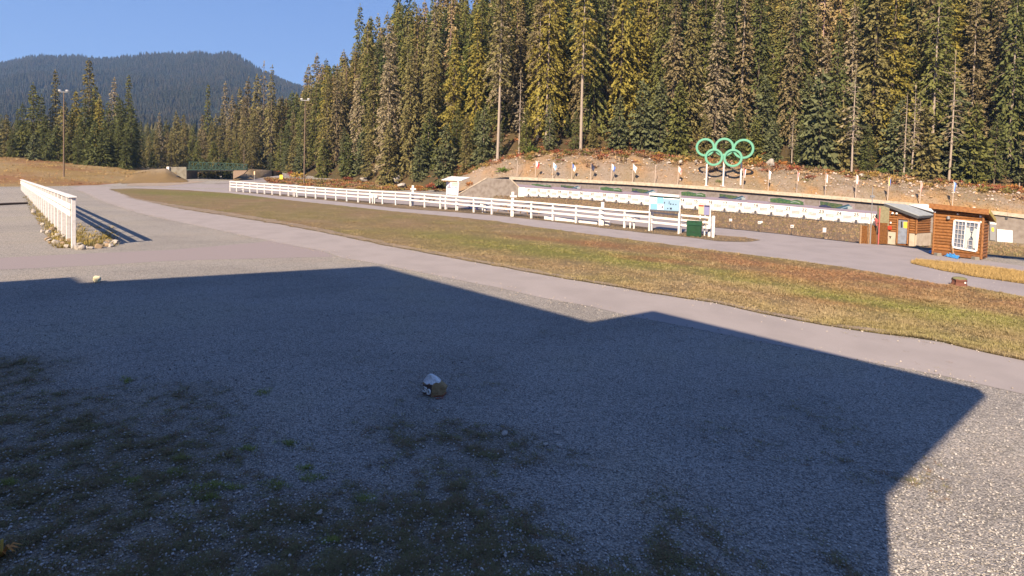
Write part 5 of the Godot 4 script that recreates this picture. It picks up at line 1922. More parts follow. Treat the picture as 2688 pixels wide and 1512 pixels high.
func build_small_things() -> void:
	# little signs on the edge of the range
	var i := 0
	for s in [[1515.0, 0.0, 0.0], [1916.5, 600.5, 573.5], [1992.0, 607.5, 580.0], [2077.5, 617.0, 589.5], [2162.5, 627.0, 599.0]]:
		i += 1
		if i == 1: continue
		var p := g(s[0], s[1])
		var h := at(s[0], s[2], -p.z).y
		var o := thing("range_sign", "small white sign on a thin stake at the range edge, %s from the left" % ordinal(i - 1), "sign", p, "small signs along the edge of the range")
		var b := MB.new()
		b.tube([Vector3.ZERO, Vector3(0, h, 0)], [0.02, 0.02], 6)
		part(o, "stake", b.mesh(), M.dark_metal)
		part(o, "plate", box_mesh(Vector3(0.22, 0.20 if i < 5 else 0.30, 0.025), 0.0, Vector3(0, h - 0.12, 0.03)), M.white)
		if i == 3 or i == 2:
			part(o, "round_plate", box_mesh(Vector3(0.12, 0.15, 0.03), 0.012, Vector3(0.16 if i == 3 else 0.04, h - 0.12 + 0.05 * (i - 2), 0.055)), M.white_metal)
		if i != 5: part(o, "print", box_mesh(Vector3(0.14, 0.08, 0.01), 0.0, Vector3(-0.02, h - 0.13, 0.05)), M.grey_metal)
	var ys := thing("yellow_sign", "square yellow warning sign on two stakes below the hill path", "sign", g(738, 477))
	var D := -ys.position.z
	var y1 := at(738, 459, D).y - ys.position.y
	var y0 := at(738, 470.5, D).y - ys.position.y
	part(ys, "plate", box_mesh(Vector3(8.0 * D / F, y1 - y0, 0.05), 0.0, Vector3(0, (y0 + y1) * 0.5, 0)), M.yellow)
	for q in [-0.2, 0.2]: part(ys, "stake", box_mesh(Vector3(0.06, y1 - 0.1, 0.05), 0.0, Vector3(q, (y1 - 0.1) * 0.5, -0.055)), M.grey_wood)
	var mk := thing("trail_marker", "thin trail marker post with a pale orange plate beside the footbridge", "marker", at(668, 473, 113.0))
	var mh := at(668, 449.5, 113.0).y - mk.position.y
	part(mk, "post", box_mesh(Vector3(0.07, mh, 0.07), 0.0, Vector3(0, mh * 0.5, 0)), M.grey_metal)
	part(mk, "plate", box_mesh(Vector3(0.24, 0.7, 0.04), 0.0, Vector3(0, mh - 0.36, 0.06)), mat(lin(0.72, 0.48, 0.30), 0.6))
	# dark bar added in place of a thin shadow on the gravel lot
	var la := g(-40, 541)
	var lz := g(72, 535.5)
	var tb := MB.new()
	tb.tube([la + Vector3(0, 0.09, 0), la.lerp(lz, 0.5) + Vector3(0, 0.10, 0), lz + Vector3(0, 0.09, 0)], [0.10, 0.11, 0.09], 9)
	solo("shadow_bar", tb.mesh(), M.bark_dark, "added dark bar for a thin shadow on the gravel lot beyond the left fence", "log")
	# stump at the edge of the lane
	var sp := thing("tree_stump", "short mossy tree stump with a pale spot at the right edge of the field", "stump", g(2518, 751))
	var r := RandomNumberGenerator.new()
	r.seed = 21
	var sb := MB.new()
	var ringr := []
	for k in 14: ringr.append(r.randf_range(0.85, 1.15))
	var rows := [[0.0, 0.27], [0.06, 0.24], [0.16, 0.215], [0.25, 0.235], [0.285, 0.20]]
	for j in rows.size() - 1:
		for k in 14:
			var k2 := (k + 1) % 14
			var q := func(jj: int, kk: int) -> Vector3:
				var t := TAU * kk / 14.0
				return Vector3(cos(t) * rows[jj][1] * ringr[kk], rows[jj][0], sin(t) * rows[jj][1] * ringr[kk])
			sb.poly([q.call(j, k), q.call(j, k2), q.call(j + 1, k2), q.call(j + 1, k)], Vector3(cos(TAU * k / 14.0), 0.1, sin(TAU * k / 14.0)))
	part(sp, "bark", sb.mesh(), mat(lin(0.13, 0.055, 0.04), 0.9))
	part(sp, "moss_top", blob(6, Vector3(0.50, 0.14, 0.46), 0.2, 6), mat(lin(0.13, 0.125, 0.065), 0.95), Transform3D(Basis(), Vector3(0, 0.235, 0)))
	part(sp, "pale_spot", blob(7, Vector3(0.07, 0.07, 0.04), 0.1, 4, 1), M.paper, Transform3D(Basis(), Vector3(0.03, 0.14, 0.235)))


# ---------------------------------------------------------------- stones

func build_rocks() -> void:
	# the painted rock
	var p := g(1141, 1034)
	var root := thing("painted_rock", "rock with white-painted top and the number 30 on its brown face", "rock", p)
	var low := [Vector3(-0.19, 0, 0.03), Vector3(-0.04, 0, 0.15), Vector3(0.16, 0, 0.12), Vector3(0.20, 0, -0.05), Vector3(0.05, 0, -0.17), Vector3(-0.16, 0, -0.11)]
	var mid := [Vector3(-0.205, 0.22, 0.02), Vector3(-0.035, 0.25, 0.12), Vector3(0.195, 0.175, 0.08), Vector3(0.21, 0.17, -0.04), Vector3(0.06, 0.24, -0.14), Vector3(-0.17, 0.24, -0.09)]
	var peak := [Vector3(-0.135, 0.385, 0.0), Vector3(-0.055, 0.40, 0.035), Vector3(0.06, 0.305, 0.05), Vector3(0.07, 0.30, -0.03), Vector3(0.0, 0.37, -0.06), Vector3(-0.11, 0.39, -0.05)]
	var faces := []
	for k in 6:
		var j := (k + 1) % 6
		var skin: Color = Color(0.185, 0.135, 0.125) if k == 0 else Color(0.36, 0.25, 0.13)
		faces.append([low[k], low[j], mid[j], skin]); faces.append([low[k], mid[j], mid[k], skin])
		faces.append([mid[k], mid[j], peak[j], Color(0.84, 0.84, 0.86)]); faces.append([mid[k], peak[j], peak[k], Color(0.84, 0.84, 0.86)])
		faces.append([peak[k], peak[j], Vector3(-0.05, 0.415, -0.01), Color(0.84, 0.84, 0.86)])
	for step in 3:
		var next := []
		for q in faces:
			var m := []
			for e in 3:
				var a: Vector3 = q[e]
				var b: Vector3 = q[(e + 1) % 3]
				var c := (a + b) * 0.5
				c += Vector3(wobble.get_noise_3d(c.x * 40, c.y * 40, c.z * 40), wobble.get_noise_3d(c.y * 40 + 9, c.z * 40, c.x * 40), wobble.get_noise_3d(c.z * 40, c.x * 40 + 5, c.y * 40)) * 0.035 / (step + 1.0)
				m.append(c)
			next.append([q[0], m[0], m[2], q[3]]); next.append([m[0], q[1], m[1], q[3]]); next.append([m[2], m[1], q[2], q[3]]); next.append([m[0], m[1], m[2], q[3]])
		faces = next
	var rb := MB.new()
	for q in faces:
		var o: Vector3 = (q[0] + q[1] + q[2]) / 3.0
		rb.col = q[3]
		rb.col = Color(0.84, 0.84, 0.86) if o.y > 0.262 + 0.18 * clampf(o.x, -0.1, 0.3) + 0.012 * sin(o.x * 60.0) else (Color(0.36, 0.25, 0.13) if q[3].r > 0.3 else q[3])
		if o.y < 0.035 and o.x > -0.03: rb.col = Color(0.32, 0.11, 0.06)
		rb.poly([q[0], q[1], q[2]], o - Vector3(0, 0.14, 0))
	root.scale = Vector3(1.03, 0.84, 1.03)
	part(root, "stone", rb.mesh(), relief(mat(Color.WHITE, 0.85, M.rock.albedo_texture, 3.0), M.soil.heightmap_texture, 0.6))
	var fc: Vector3 = (low[0] + low[1] + mid[0] + mid[1]) * 0.25
	var fl2: Vector3 = (low[1] - low[0]).cross(mid[0] - low[0]).normalized()
	if fl2.z < 0: fl2 = -fl2
	var rx := Vector3.UP.cross(fl2).normalized()
	var num := digits("30", 0.165, M.paper)
	num.name = "painted_number"
	root.add_child(num)
	num.transform = Transform3D(Basis(rx, fl2.cross(rx), fl2) * Basis(Vector3(0, 0, 1), -0.22), fc + fl2 * 0.012 + Vector3(0, -0.01, 0))
	var lf := MB.new()
	lf.tri(Vector3(0.10, 0.012, 0.20), Vector3(0.17, 0.03, 0.24), Vector3(0.19, 0.012, 0.17))
	lf.tri(Vector3(0.04, 0.012, 0.22), Vector3(0.09, 0.02, 0.25), Vector3(0.12, 0.012, 0.20))
	solo("red_leaves", lf.mesh(), M.red, "few fallen red leaves at the foot of the painted rock", "leaves", p)
	solo("pale_stone", blob(77, Vector3(0.26, 0.24, 0.2), 0.3, 7), mat(lin(0.62, 0.55, 0.36), 0.9), "small cream stone at the edge of the lodge's shadow", "stone", g(254, 741))
	# loose flat stones in the yard
	var k := 0
	for s in [[1325, 1140, 0.10], [1462, 1138, 0.08], [1432, 1168, 0.07], [1468, 1172, 0.08], [1340, 1090, 0.05], [838, 1348, 0.07], [700, 1312, 0.05], [1330, 755, 0.0]]:
		if s[2] == 0.0: continue
		k += 1
		var o := solo("flat_stone", blob(300 + k, Vector3(s[2] * 1.6, s[2] * 0.5, s[2]), 0.3, 6, 1), M.rock, "pale flat stone on shaded gravel, %s" % ["left of a greenish band", "right of the greenish band, farthest", "right end of a greenish band, left of a pair", "right end of a greenish band, nearest of a pair", "small, right of the painted rock", "lower left, nearer one", "lower left, farther one"][k - 1], "stone", g(s[0], s[1]), "pale flat stones on the shaded gravel")
		o.rotation.y = k * 1.3
	# rubble along the foot of the left fence
	var r := RandomNumberGenerator.new()
	r.seed = 64
	var kinds := []
	for i in 6: kinds.append(blob(900 + i, Vector3(1.0, r.randf_range(0.5, 0.8), r.randf_range(0.7, 1.0)), 0.35, 8))
	var spots := [[], []]
	for i in 46:
		var t := pow(r.randf(), 1.6)
		var px := lerpf(190.0, 100.0, t) + r.randf_range(-55, 10) * (1.0 - 0.6 * t)
		var py := lerpf(650.0, 556.0, t) + r.randf_range(-6, 6)
		if i > 28:
			px = r.randf_range(196, 330)
			py = 652.0 - (px - 196.0) * 0.07 + r.randf_range(-10, 5)
		spots[0 if i <= 28 else 1].append([px, py, r.randf_range(0.14, 0.42), r.randf() < 0.6, i % 6])
	for side in 2:
		spots[side].sort_custom(func(u, v): return u[0] < v[0])
		for i in spots[side].size():
			var q: Array = spots[side][i]
			var o := solo("rubble_stone", kinds[q[4]], M.rock if q[3] else M.rock_brown, "%s %s stone, %s from left in rubble %s" % ["large" if q[2] > 0.3 else "small", "pale grey" if q[3] else "brown", ordinal(i + 1), "left of the fence" if side == 0 else "right of near post"], "stone", g(q[0], q[1]) - Vector3(0, 0.03, 0), "rubble along the foot of the left fence")
			o.scale = Vector3.ONE * float(q[2])
			o.rotation.y = i * 2.1
	# boulders at the edge of the wood
	k = 0
	var says := ["pale upright boulder among orange shrubs behind the long fence", "low white boulder under the dark trees behind the long fence", "broad white boulder just behind the long fence, left of the cross-armed post", "pale boulder at the wood's edge above the wing wall", "cream boulder above the wing wall, left of the first flagpole", "whitish boulder among red shrubs, high up left of the rings", "big pinkish boulder on the bank right of the rings", "round white stone on the bank just left of the rings", "white stone on the bank just below the left ring", "pale boulder under the trees right of the rings", "grey boulder among red shrubs at the far right", "low pale boulder on the bank, third flagpole from the left", "stone on the bank behind the fourth flagpole", "stone on the upper bank left of the rings' shadow", "pale boulder at the wood's edge behind the plywood screen"]
	for s in [[1042, 478, 112.0, 1.5, 1.9], [955, 474, 120.0, 2.6, 1.1], [1055, 489, 104.0, 2.2, 1.0], [1262, 457, 96.0, 1.4, 0.9], [1300, 430, 98.0, 1.3, 1.2], [1633, 378, 101.0, 1.2, 1.5], [2022, 434, 85.0, 1.5, 1.4], [1787, 425, 86.0, 0.6, 0.55], [1826, 424, 86.0, 0.55, 0.5], [2100, 414, 92.0, 1.5, 0.6], [2570, 494, 77.5, 1.6, 0.9], [1452, 452, 88.0, 1.2, 0.6], [1528, 452, 88.0, 1.0, 0.6], [1755, 428, 87.0, 0.9, 0.5], [2262, 465, 80.0, 1.1, 0.8]]:
		var o := solo("boulder", blob(700 + k * 3, Vector3(s[3], s[4], s[3] * 0.8), 0.34, 9), M.rock, says[k], "boulder", at(s[0], s[1], s[2]) - Vector3(0, 0.2, 0), "boulders along the edge of the wood")
		o.rotation.y = k * 0.9
		k += 1
	# stones strewn over the bank and the near gravel
	var small := blob(41, Vector3(1, 0.62, 0.8), 0.35, 8, 1)
	var pl := []
	var tn := []
	for i in 3600:
		var px := r.randf_range(1240, 2740)
		var q := bank(px, pow(r.randf(), 0.7))
		var s := 0.10 + 0.46 * pow(r.randf(), 4.0)
		pl.append(Transform3D(Basis(Vector3.UP, r.randf() * TAU) * Basis.from_scale(Vector3.ONE * s), q))
		var v := r.randf_range(0.6, 1.1)
		tn.append(Color(0.44, 0.355, 0.31) * v if r.randf() < 0.6 else Color(0.42, 0.27, 0.15) * v)
	stuff("bank_stones", small, M.tinted, "stones strewn over the orange earth bank", "stones", pl, tn)
	pl = []
	tn = []
	var pebble := blob(43, Vector3(1, 0.6, 0.85), 0.3, 6, 1)
	while pl.size() < 26000:
		var px := r.randf_range(-60, 2750)
		var py := lerpf(720.0, 1540.0, pow(r.randf(), 1.15))
		var q := g(px, py)
		if Geometry2D.is_point_in_polygon(Vector2(q.x, q.z), lane_shape): continue
		var s := r.randf_range(0.012, 0.030) * (1.0 + 0.6 * pow(r.randf(), 5.0))
		pl.append(Transform3D(Basis(Vector3.UP, r.randf() * TAU) * Basis.from_scale(Vector3.ONE * s), q))
		var v := r.randf_range(0.45, 1.25)
		tn.append(Color(0.36, 0.335, 0.32) * v)
	for i in 9000:                             # gravel and sand spilt over the edges of the lane
		var e := r.randi() % lane_shape.size()
		var w: Vector2 = lane_shape[e].lerp(lane_shape[(e + 1) % lane_shape.size()], r.randf()) + Vector2(r.randfn(0.0, 0.28), r.randfn(0.0, 0.28))
		if w.y < -75.0: continue
		var s := r.randf_range(0.015, 0.05)
		pl.append(Transform3D(Basis(Vector3.UP, r.randf() * TAU) * Basis.from_scale(Vector3.ONE * s), Vector3(w.x, ter(w.x, w.y) + 0.006, w.y)))
		tn.append(Color(0.38, 0.33, 0.29) * r.randf_range(0.6, 1.25))
	stuff("loose_gravel", pebble, M.tinted, "loose gravel pebbles over the yard", "gravel", pl, tn)


var lane_shape := PackedVector2Array()


# ---------------------------------------------------------------- trees

func spray(b: MB, p: Vector3, dir: Vector3, size: float, c: Color, r: RandomNumberGenerator) -> void:
	var side := dir.cross(Vector3.UP)
	if side.length_squared() < 0.001: side = Vector3.RIGHT
	side = side.normalized().rotated(dir, r.randf_range(-1.25, 1.25))
	var tip := p + dir * size
	var m := p + dir * size * 0.45 - Vector3(0, size * 0.14, 0)
	var l := m + side * size * r.randf_range(0.17, 0.32)
	var q := m - side * size * r.randf_range(0.17, 0.32) - Vector3(0, size * r.randf_range(0.0, 0.25), 0)
	var i := b.v.size()
	var n1 := (tip - l).cross(q - l).normalized()
	if n1.dot(dir + Vector3(0, 0.6, 0)) < 0: n1 = -n1
	for w in [p, l, tip, q]:
		b.v.append(w)
		b.n.append(n1)
		b.c.append(c)
		b.uv.append(Vector2.ZERO)
	var f := (b.v[i + 2] - b.v[i]).cross(b.v[i + 1] - b.v[i])
	if f.dot(n1) > 0: b.idx.append_array([i, i + 1, i + 2, i, i + 2, i + 3])
	else: b.idx.append_array([i, i + 2, i + 1, i, i + 3, i + 2])


func conifer(seed_: int, H: float, R: float, bare: float, dens: float, droop: float, bough: float, leafy := 1.0) -> Array:
	var r := RandomNumberGenerator.new()
	r.seed = seed_
	var t := MB.new()
	var bend := Vector3(r.randf_range(-0.02, 0.02), 0, r.randf_range(-0.02, 0.02)) * H
	var r0 := H * 0.0075 + 0.03
	var spine := func(y: float) -> Vector3:
		var u := y / H
		return Vector3(0, y, 0) + bend * (u * u - u)
	t.tube([Vector3(0, -0.6, 0), spine.call(H * 0.04), spine.call(H * 0.3), spine.call(H * 0.6), spine.call(H * 0.85), spine.call(H)], [r0 * 1.25, r0, r0 * 0.82, r0 * 0.55, r0 * 0.25, 0.02], 7, false)
	var b := MB.new()
	var y := H * bare
	var y0 := y
	var az := r.randf() * TAU
	var step := (0.34 + 0.008 * H) / dens
	var side_bias := r.randf() * TAU
	while y < H * 0.992:
		var u := (y - y0) / (H - y0)
		var prof := pow(1.0 - u, 0.72) * (0.62 + 0.38 * minf(1.0, u * 6.0 + 0.15)) + 0.035
		var gap := r.randf_range(0.66, 1.2)
		if r.randf() < 0.10: gap *= 0.45
		for k in int(4 + 2 * r.randf()):
			az += 2.399 + r.randf_range(-0.4, 0.4)
			var L := R * prof * gap * r.randf_range(0.65, 1.12) * (1.0 + 0.16 * cos(az - side_bias))
			var out := Vector3(cos(az), 0, sin(az))
			var rise := lerpf(-0.10, 0.55, u) - droop * 0.25
			var base: Vector3 = spine.call(y)
			var bright := r.randf_range(0.80, 1.18)
			var n := int((L * 8.0 + 3.0) * leafy)
			if bough > 0.0 and L > 0.5 and r.randf() < bough:
				var e := base + out * L * 0.95 + Vector3(0, rise * L - droop * L * 0.5, 0)
				t.tube([base, base.lerp(e, 0.5) + Vector3(0, 0.08 * L, 0), e], [0.045 + 0.01 * L, 0.035, 0.012], 3, false)
			for i in n:
				var s := pow((i + r.randf()) / n, 0.75)
				s = 0.12 + 0.9 * s
				var p := base + out * L * s + Vector3(0, rise * L * s - droop * L * s * s * 0.75, 0)
				var lat := Vector3(-out.z, 0, out.x) * r.randf_range(-1, 1) * L * 0.34 * (1.15 - s)
				p += lat + Vector3(0, r.randf_range(-0.16, 0.12), 0)
				var d := (out * r.randf_range(0.5, 1.0) + lat.normalized() * r.randf_range(0.0, 0.9) + Vector3(0, r.randf_range(-0.95, 0.1) - droop * 0.4 + rise * 0.4, 0)).normalized()
				var v := bright * r.randf_range(0.75, 1.2)
				spray(b, p, d, r.randf_range(0.40, 0.80) * (0.78 if L < 0.8 else 1.0), Color(v * r.randf_range(0.94, 1.08), v, v * r.randf_range(0.82, 1.1)), r)
		y += step * r.randf_range(0.7, 1.3)
	for i in 6:
		spray(b, spine.call(H) - Vector3(0, 0.12 * i, 0), Vector3(r.randf_range(-0.4, 0.4), 1.0, r.randf_range(-0.4, 0.4)).normalized(), 0.5, grey(1.0), r)
	if bare > 0.1:                             # dead stubs below the crown
		for i in int(H * bare * 2.0):
			var yy := r.randf_range(H * 0.06, y0)
			var a2 := r.randf() * TAU
			var o := Vector3(cos(a2), r.randf_range(-0.45, 0.1), sin(a2))
			var base: Vector3 = spine.call(yy)
			t.tube([base, base + o * r.randf_range(0.4, 1.7)], [0.03, 0.008], 3, false)
	return [t.mesh(), b.mesh(), H, bare]


var kinds := []
const TONES := ["dark green", "green", "olive", "yellow-green", "grey lichen-hung", "blue-green", "brownish"]


func one_tree(kind: int, leaf: int, where: Vector3, tall: float, yaw: float, bark: Material) -> Node3D:
	var k: Array = kinds[kind]
	var o := Node3D.new()
	o.name = numbered("conifer_tree")
	add_child(o)
	var s: float = tall / k[2]
	var fat := pow(s, -0.25)
	o.transform = Transform3D(Basis(Vector3.UP, yaw) * Basis.from_scale(Vector3(s * fat, s, s * fat)), where)
	part(o, "trunk", k[0], bark)
	part(o, "crown", k[1], M.leaf[leaf])
	return o


func tree_words(kind: int, leaf: int, tall: float) -> String:
	var s := "tall" if tall > 23.0 else "middling" if tall > 13.0 else "young"
	var b := " bare-trunked" if kinds[kind][3] > 0.25 else ""
	return "%s%s %s conifer" % [s, b, TONES[leaf]]


func build_trees() -> void:
	kinds = [
		conifer(1, 24.0, 3.3, 0.05, 1.0, 0.55, 0.1),            # 0 dense fir
		conifer(2, 27.0, 3.5, 0.10, 1.0, 0.75, 0.15),           # 1 fir with short bole
		conifer(3, 29.0, 3.9, 0.12, 0.9, 0.95, 0.2),            # 2 drooping hemlock
		conifer(4, 32.0, 3.5, 0.32, 0.8, 0.8, 0.5),            # 3 tall, high crown
		conifer(5, 30.0, 3.2, 0.2, 0.75, 1.0, 0.8, 0.75),       # 4 ragged, lichen
		conifer(6, 12.0, 2.6, 0.02, 1.25, 0.3, 0.0),            # 5 young dense
		conifer(7, 8.0, 2.0, 0.0, 1.4, 0.2, 0.0),               # 6 sapling
		conifer(8, 25.0, 3.5, 0.09, 0.9, 1.1, 0.2),            # 7 cedar
		conifer(9, 17.0, 1.7, 0.30, 0.7, 0.5, 1.0, 0.22),       # 8 dying, nearly bare
		conifer(10, 31.0, 3.7, 0.09, 1.0, 0.6, 0.15),           # 9 dense tall
		conifer(11, 18.0, 2.4, 0.15, 0.9, 0.6, 0.4),            # 10 thin
		conifer(12, 27.0, 2.5, 0.06, 1.0, 0.7, 0.2),            # 11 narrow spire
		conifer(13, 33.0, 3.2, 0.46, 0.8, 0.7, 0.6),            # 12 very high crown
	]
	var r := RandomNumberGenerator.new()
	r.seed = 4242
	# --- the wooded slope: the four front rows tree by tree, the rest as one forest
	var deep := []
	var rows_said := ["front row", "second row", "third row", "fourth row"]
	for zone in 2:
		for row in 13:
			var px := (640.0 if zone == 0 else 1296.0) + r.randf_range(0, 20)
			var count := 0
			var stop := 1290.0 if zone == 0 else 2765.0
			while px < stop:
				var d := row * 4.7 + r.randf_range(-1.6, 1.6) + (0.6 if row == 0 else 0.0)
				var depth := line(FOOT_D, px) + d
				var p := hill(px, maxf(d, 0.0))
				var gapm := r.randf_range(2.6, 4.8) * (1.0 if row < 4 else 1.1) * (1.25 if zone == 0 else 1.0)
				var kind: int
				var leaf: int
				var tall: float
				var young := row == 0 or (row == 1 and r.randf() < 0.5)
				if young:
					kind = [5, 6, 5, 10, 6, 0][r.randi() % 6]
					leaf = [5, 5, 0, 1, 2, 5][r.randi() % 6]
					tall = r.randf_range(5.0, 13.0)
					if px > 1290.0 and px < 1660.0: tall *= 0.75
					if px > 2080.0: tall *= 1.15
				else:
					kind = [0, 1, 2, 3, 4, 7, 9, 10, 11, 1, 2, 9, 0, 7][r.randi() % 14]
					leaf = [0, 0, 1, 1, 2, 2, 6, 6, 2, 4, 6, 1, 0, 6, 2, 1, 3][r.randi() % 17]
					if kind == 4: leaf = 4 if r.randf() < 0.6 else 6
					tall = kinds[kind][2] * r.randf_range(0.75, 1.12)
					if px > 1120 and px < 1270 and r.randf() < 0.25: leaf = 3
					if px > 1380 and px < 1640 and r.randf() < 0.25: leaf = 3
					if px > 1300 and px < 1640 and row < 3: kind = [3, 12, 2, 0, 1, 7][r.randi() % 6]
					if px > 2350 and leaf in [2, 6] and r.randf() < 0.5: leaf = 1
					if r.randf() < 0.04:
						kind = 8
						tall = r.randf_range(11.0, 18.0)
					if zone == 0: tall *= lerpf(0.62, 1.0, clampf((px - 720.0) / 330.0, 0, 1))
				var bark: Material = M.bark_pale if kind == 8 else [M.bark, M.bark_dark, M.bark_dark, M.bark, M.bark_dark, M.bark_pale][r.randi() % 6]
				if row < 4:
					count += 1
					var o := one_tree(kind, leaf, p - Vector3(0, 0.2, 0), tall, r.randf() * TAU, bark)
					tag(o, "%s, %s from left, %s %s" % [tree_words(kind, leaf, tall), ordinal(count), rows_said[row], "behind the fence" if zone == 0 else "above the range"], "tree", "conifers on the wooded slope")
				else:
					deep.append([kind, leaf, p, tall, r.randf() * TAU])
				px += gapm * F / depth
	# --- pale bare trunks that stand out at the foot of the slope
	var i := 0
	for s in [[1306, 412, 97.5, 12, 30.0, "first"], [1362, 400, 99.0, 8, 15.0, "second"], [1411, 376, 102.0, 12, 29.0, "third"], [1447, 372, 104.0, 3, 31.0, "fourth"], [1524, 406, 95.5, 12, 33.0, "fifth"], [1571, 362, 105.0, 12, 31.0, "sixth"], [1600, 330, 110.0, 3, 30.0, "seventh"], [1803, 330, 108.0, 3, 30.0, "eighth"], [1887, 322, 108.0, 4, 30.0, "ninth"], [2178, 312, 104.0, 3, 31.0, "tenth"], [2294, 325, 102.0, 12, 30.0, "eleventh"]]:
		var o := one_tree(s[3], [2, 4, 6, 3, 3, 0, 2, 6, 4, 2, 1][i], at(s[0], s[1], s[2]) - Vector3(0, 0.3, 0), s[4], i * 1.1, M.bark_pale)
		tag(o, "pale bare-trunked conifer standing out above the bank, %s of its kind from the left" % s[5], "tree", "pale-trunked conifers above the bank")
		i += 1
	i = 0
	for s in [[2372, 462, 80.5, 12.0], [2392, 464, 80.4, 13.0], [2407, 463, 80.6, 11.0], [2235, 458, 82.0, 16.0], [2491, 470, 79.5, 18.0], [2078, 424, 86.0, 7.0]]:
		var o := one_tree(8, [6, 4][i % 2], at(s[0], s[1], s[2]), s[3], i * 2.0, M.bark_pale)
		tag(o, "thin dying conifer with bare twigs at the top of the bank, %s from the left" % ordinal([2, 3, 4, 0, 5, 0][i] + (1 if i == 3 else 0) + (0 if i != 5 else 6)), "tree", "dying conifers at the top of the bank")
		i += 1
	# --- the rest of the slope as one forest: clumps of three trees each
	var clump := MB.new()
	for q in [[1, Vector3(-2.2, 0, 0.8), 0.95, Color(0.105, 0.112, 0.036)], [2, Vector3(1.9, 0, 1.3), 0.92, Color(0.16, 0.14, 0.054)], [9, Vector3(0.3, 0, -2.1), 0.95, Color(0.13, 0.128, 0.042)]]:
		for s in 2:
			var arr: Array = (kinds[q[0]][s] as ArrayMesh).surface_get_arrays(0)
			var vs: PackedVector3Array = arr[Mesh.ARRAY_VERTEX]
			var cs: PackedColorArray = arr[Mesh.ARRAY_COLOR]
			var first := clump.v.size()
			for k in vs.size():
				clump.v.append(vs[k] * q[2] + q[1])
				clump.c.append(Color(0.19, 0.15, 0.12) if s == 0 else cs[k] * q[3])
			clump.n.append_array(arr[Mesh.ARRAY_NORMAL])
			clump.uv.append_array(arr[Mesh.ARRAY_TEX_UV])
			for k in (arr[Mesh.ARRAY_INDEX] as PackedInt32Array): clump.idx.append(first + k)
	var places := []
	var tints := []
	for t in deep:
		if r.randf() < 0.42: continue
		var s: float = clampf(t[3] / 28.0, 0.7, 1.15)
		places.append(Transform3D(Basis(Vector3.UP, t[4]) * Basis.from_scale(Vector3(1, s, 1)), t[2] - Vector3(0, 0.8, 0)))
		var c := [Color(0.8, 0.95, 0.9), Color(1.0, 1.05, 0.9), Color(1.35, 1.25, 1.2), Color(1.7, 1.5, 0.9), Color(1.9, 1.6, 2.2), Color(0.9, 1.0, 1.3), Color(1.5, 1.25, 1.3)]
		tints.append(c[t[1]])
	stuff("slope_forest", clump.mesh(), M.far_leaf, "dense conifer forest higher up the slope", "forest", places, tints)
	var lone := MB.new()
	for s in 2:
		var arr: Array = (kinds[0][s] as ArrayMesh).surface_get_arrays(0)
		var vs: PackedVector3Array = arr[Mesh.ARRAY_VERTEX]
		var cs: PackedColorArray = arr[Mesh.ARRAY_COLOR]
		var first := lone.v.size()
		lone.v.append_array(vs)
		for k in vs.size(): lone.c.append(Color(0.15, 0.12, 0.09) if s == 0 else cs[k] * Color(0.105, 0.100, 0.040))
		lone.n.append_array(arr[Mesh.ARRAY_NORMAL])
		lone.uv.append_array(arr[Mesh.ARRAY_TEX_UV])
		for k in (arr[Mesh.ARRAY_INDEX] as PackedInt32Array): lone.idx.append(first + k)
	places = []
	tints = []
	for i2 in 520:
		var zz := -172.0 - 150.0 * pow(r.randf(), 0.8)
		var xx := r.randf_range(-1.08, -0.30) * -zz
		var hh := r.randf_range(0.38, 0.66)
		places.append(Transform3D(Basis(Vector3.UP, r.randf() * TAU) * Basis.from_scale(Vector3(hh * 1.15, hh, hh * 1.15)), Vector3(xx, minf(ter(xx, zz), 13.0) - 0.4, zz)))
		tints.append([Color(0.8, 0.95, 0.9), Color(1.1, 1.1, 0.9), Color(1.4, 1.2, 1.1), Color(0.9, 1.0, 0.9)][r.randi() % 4])
	stuff("valley_forest", lone.mesh(), M.far_leaf, "conifers filling the valley floor behind the mound and the footbridge", "forest", places, tints)
	# --- the wood at the far left and the grove by the footbridge
	i = 0
	for s in [[-95, 280, 450, 130, 0, 0], [-60, 235, 448, 135, 9, 0], [-30, 300, 450, 140, 9, 0], [-20, 262, 450, 132, 1, 1], [-10, 360, 452, 118, 5, 5], [18, 300, 450, 128, 0, 2], [30, 340, 452, 124, 0, 0], [48, 285, 452, 140, 11, 0], [60, 270, 448, 138, 2, 0], [60, 330, 452, 126, 5, 1], [88, 218, 446, 134, 9, 1], [90, 350, 453, 118, 5, 5], [110, 250, 447, 140, 9, 0], [118, 300, 449, 126, 0, 0], [128, 340, 452, 122, 7, 0], [146, 186, 446, 138, 11, 2], [150, 330, 452, 121, 5, 0], [172, 268, 448, 128, 7, 2], [175, 350, 452, 120, 0, 1], [188, 285, 448, 130, 9, 0], [200, 240, 448, 134, 1, 3], [205, 330, 452, 120, 0, 0], [222, 260, 450, 128, 0, 0], [232, 335, 452, 121, 1, 0], [234, 152, 446, 141, 9, 2], [250, 225, 447, 138, 1, 1], [250, 320, 452, 120, 5, 0], [262, 250, 449, 130, 7, 3], [270, 345, 452, 120, 5, 0], [284, 268, 449, 126, 0, 0], [290, 330, 451, 122, 7, 0], [300, 205, 447, 140, 4, 4], [310, 250, 447, 136, 9, 0], [310, 330, 451, 122, 0, 0], [318, 262, 448, 132, 1, 0], [330, 345, 451, 121, 0, 0], [338, 200, 446, 138, 11, 1], [344, 300, 449, 126, 0, 0], [345, 262, 448, 132, 0, 0], [355, 330, 450, 134, 0, 0]]:
		var p := at(s[0], s[2], s[3])
		p.y = minf(p.y, ter(p.x, p.z) + 0.4)
		var tall := at(s[0], s[1], s[3]).y - p.y
		i += 1
		var o := one_tree(s[4], s[5], p, tall, i * 1.7, M.bark_dark)
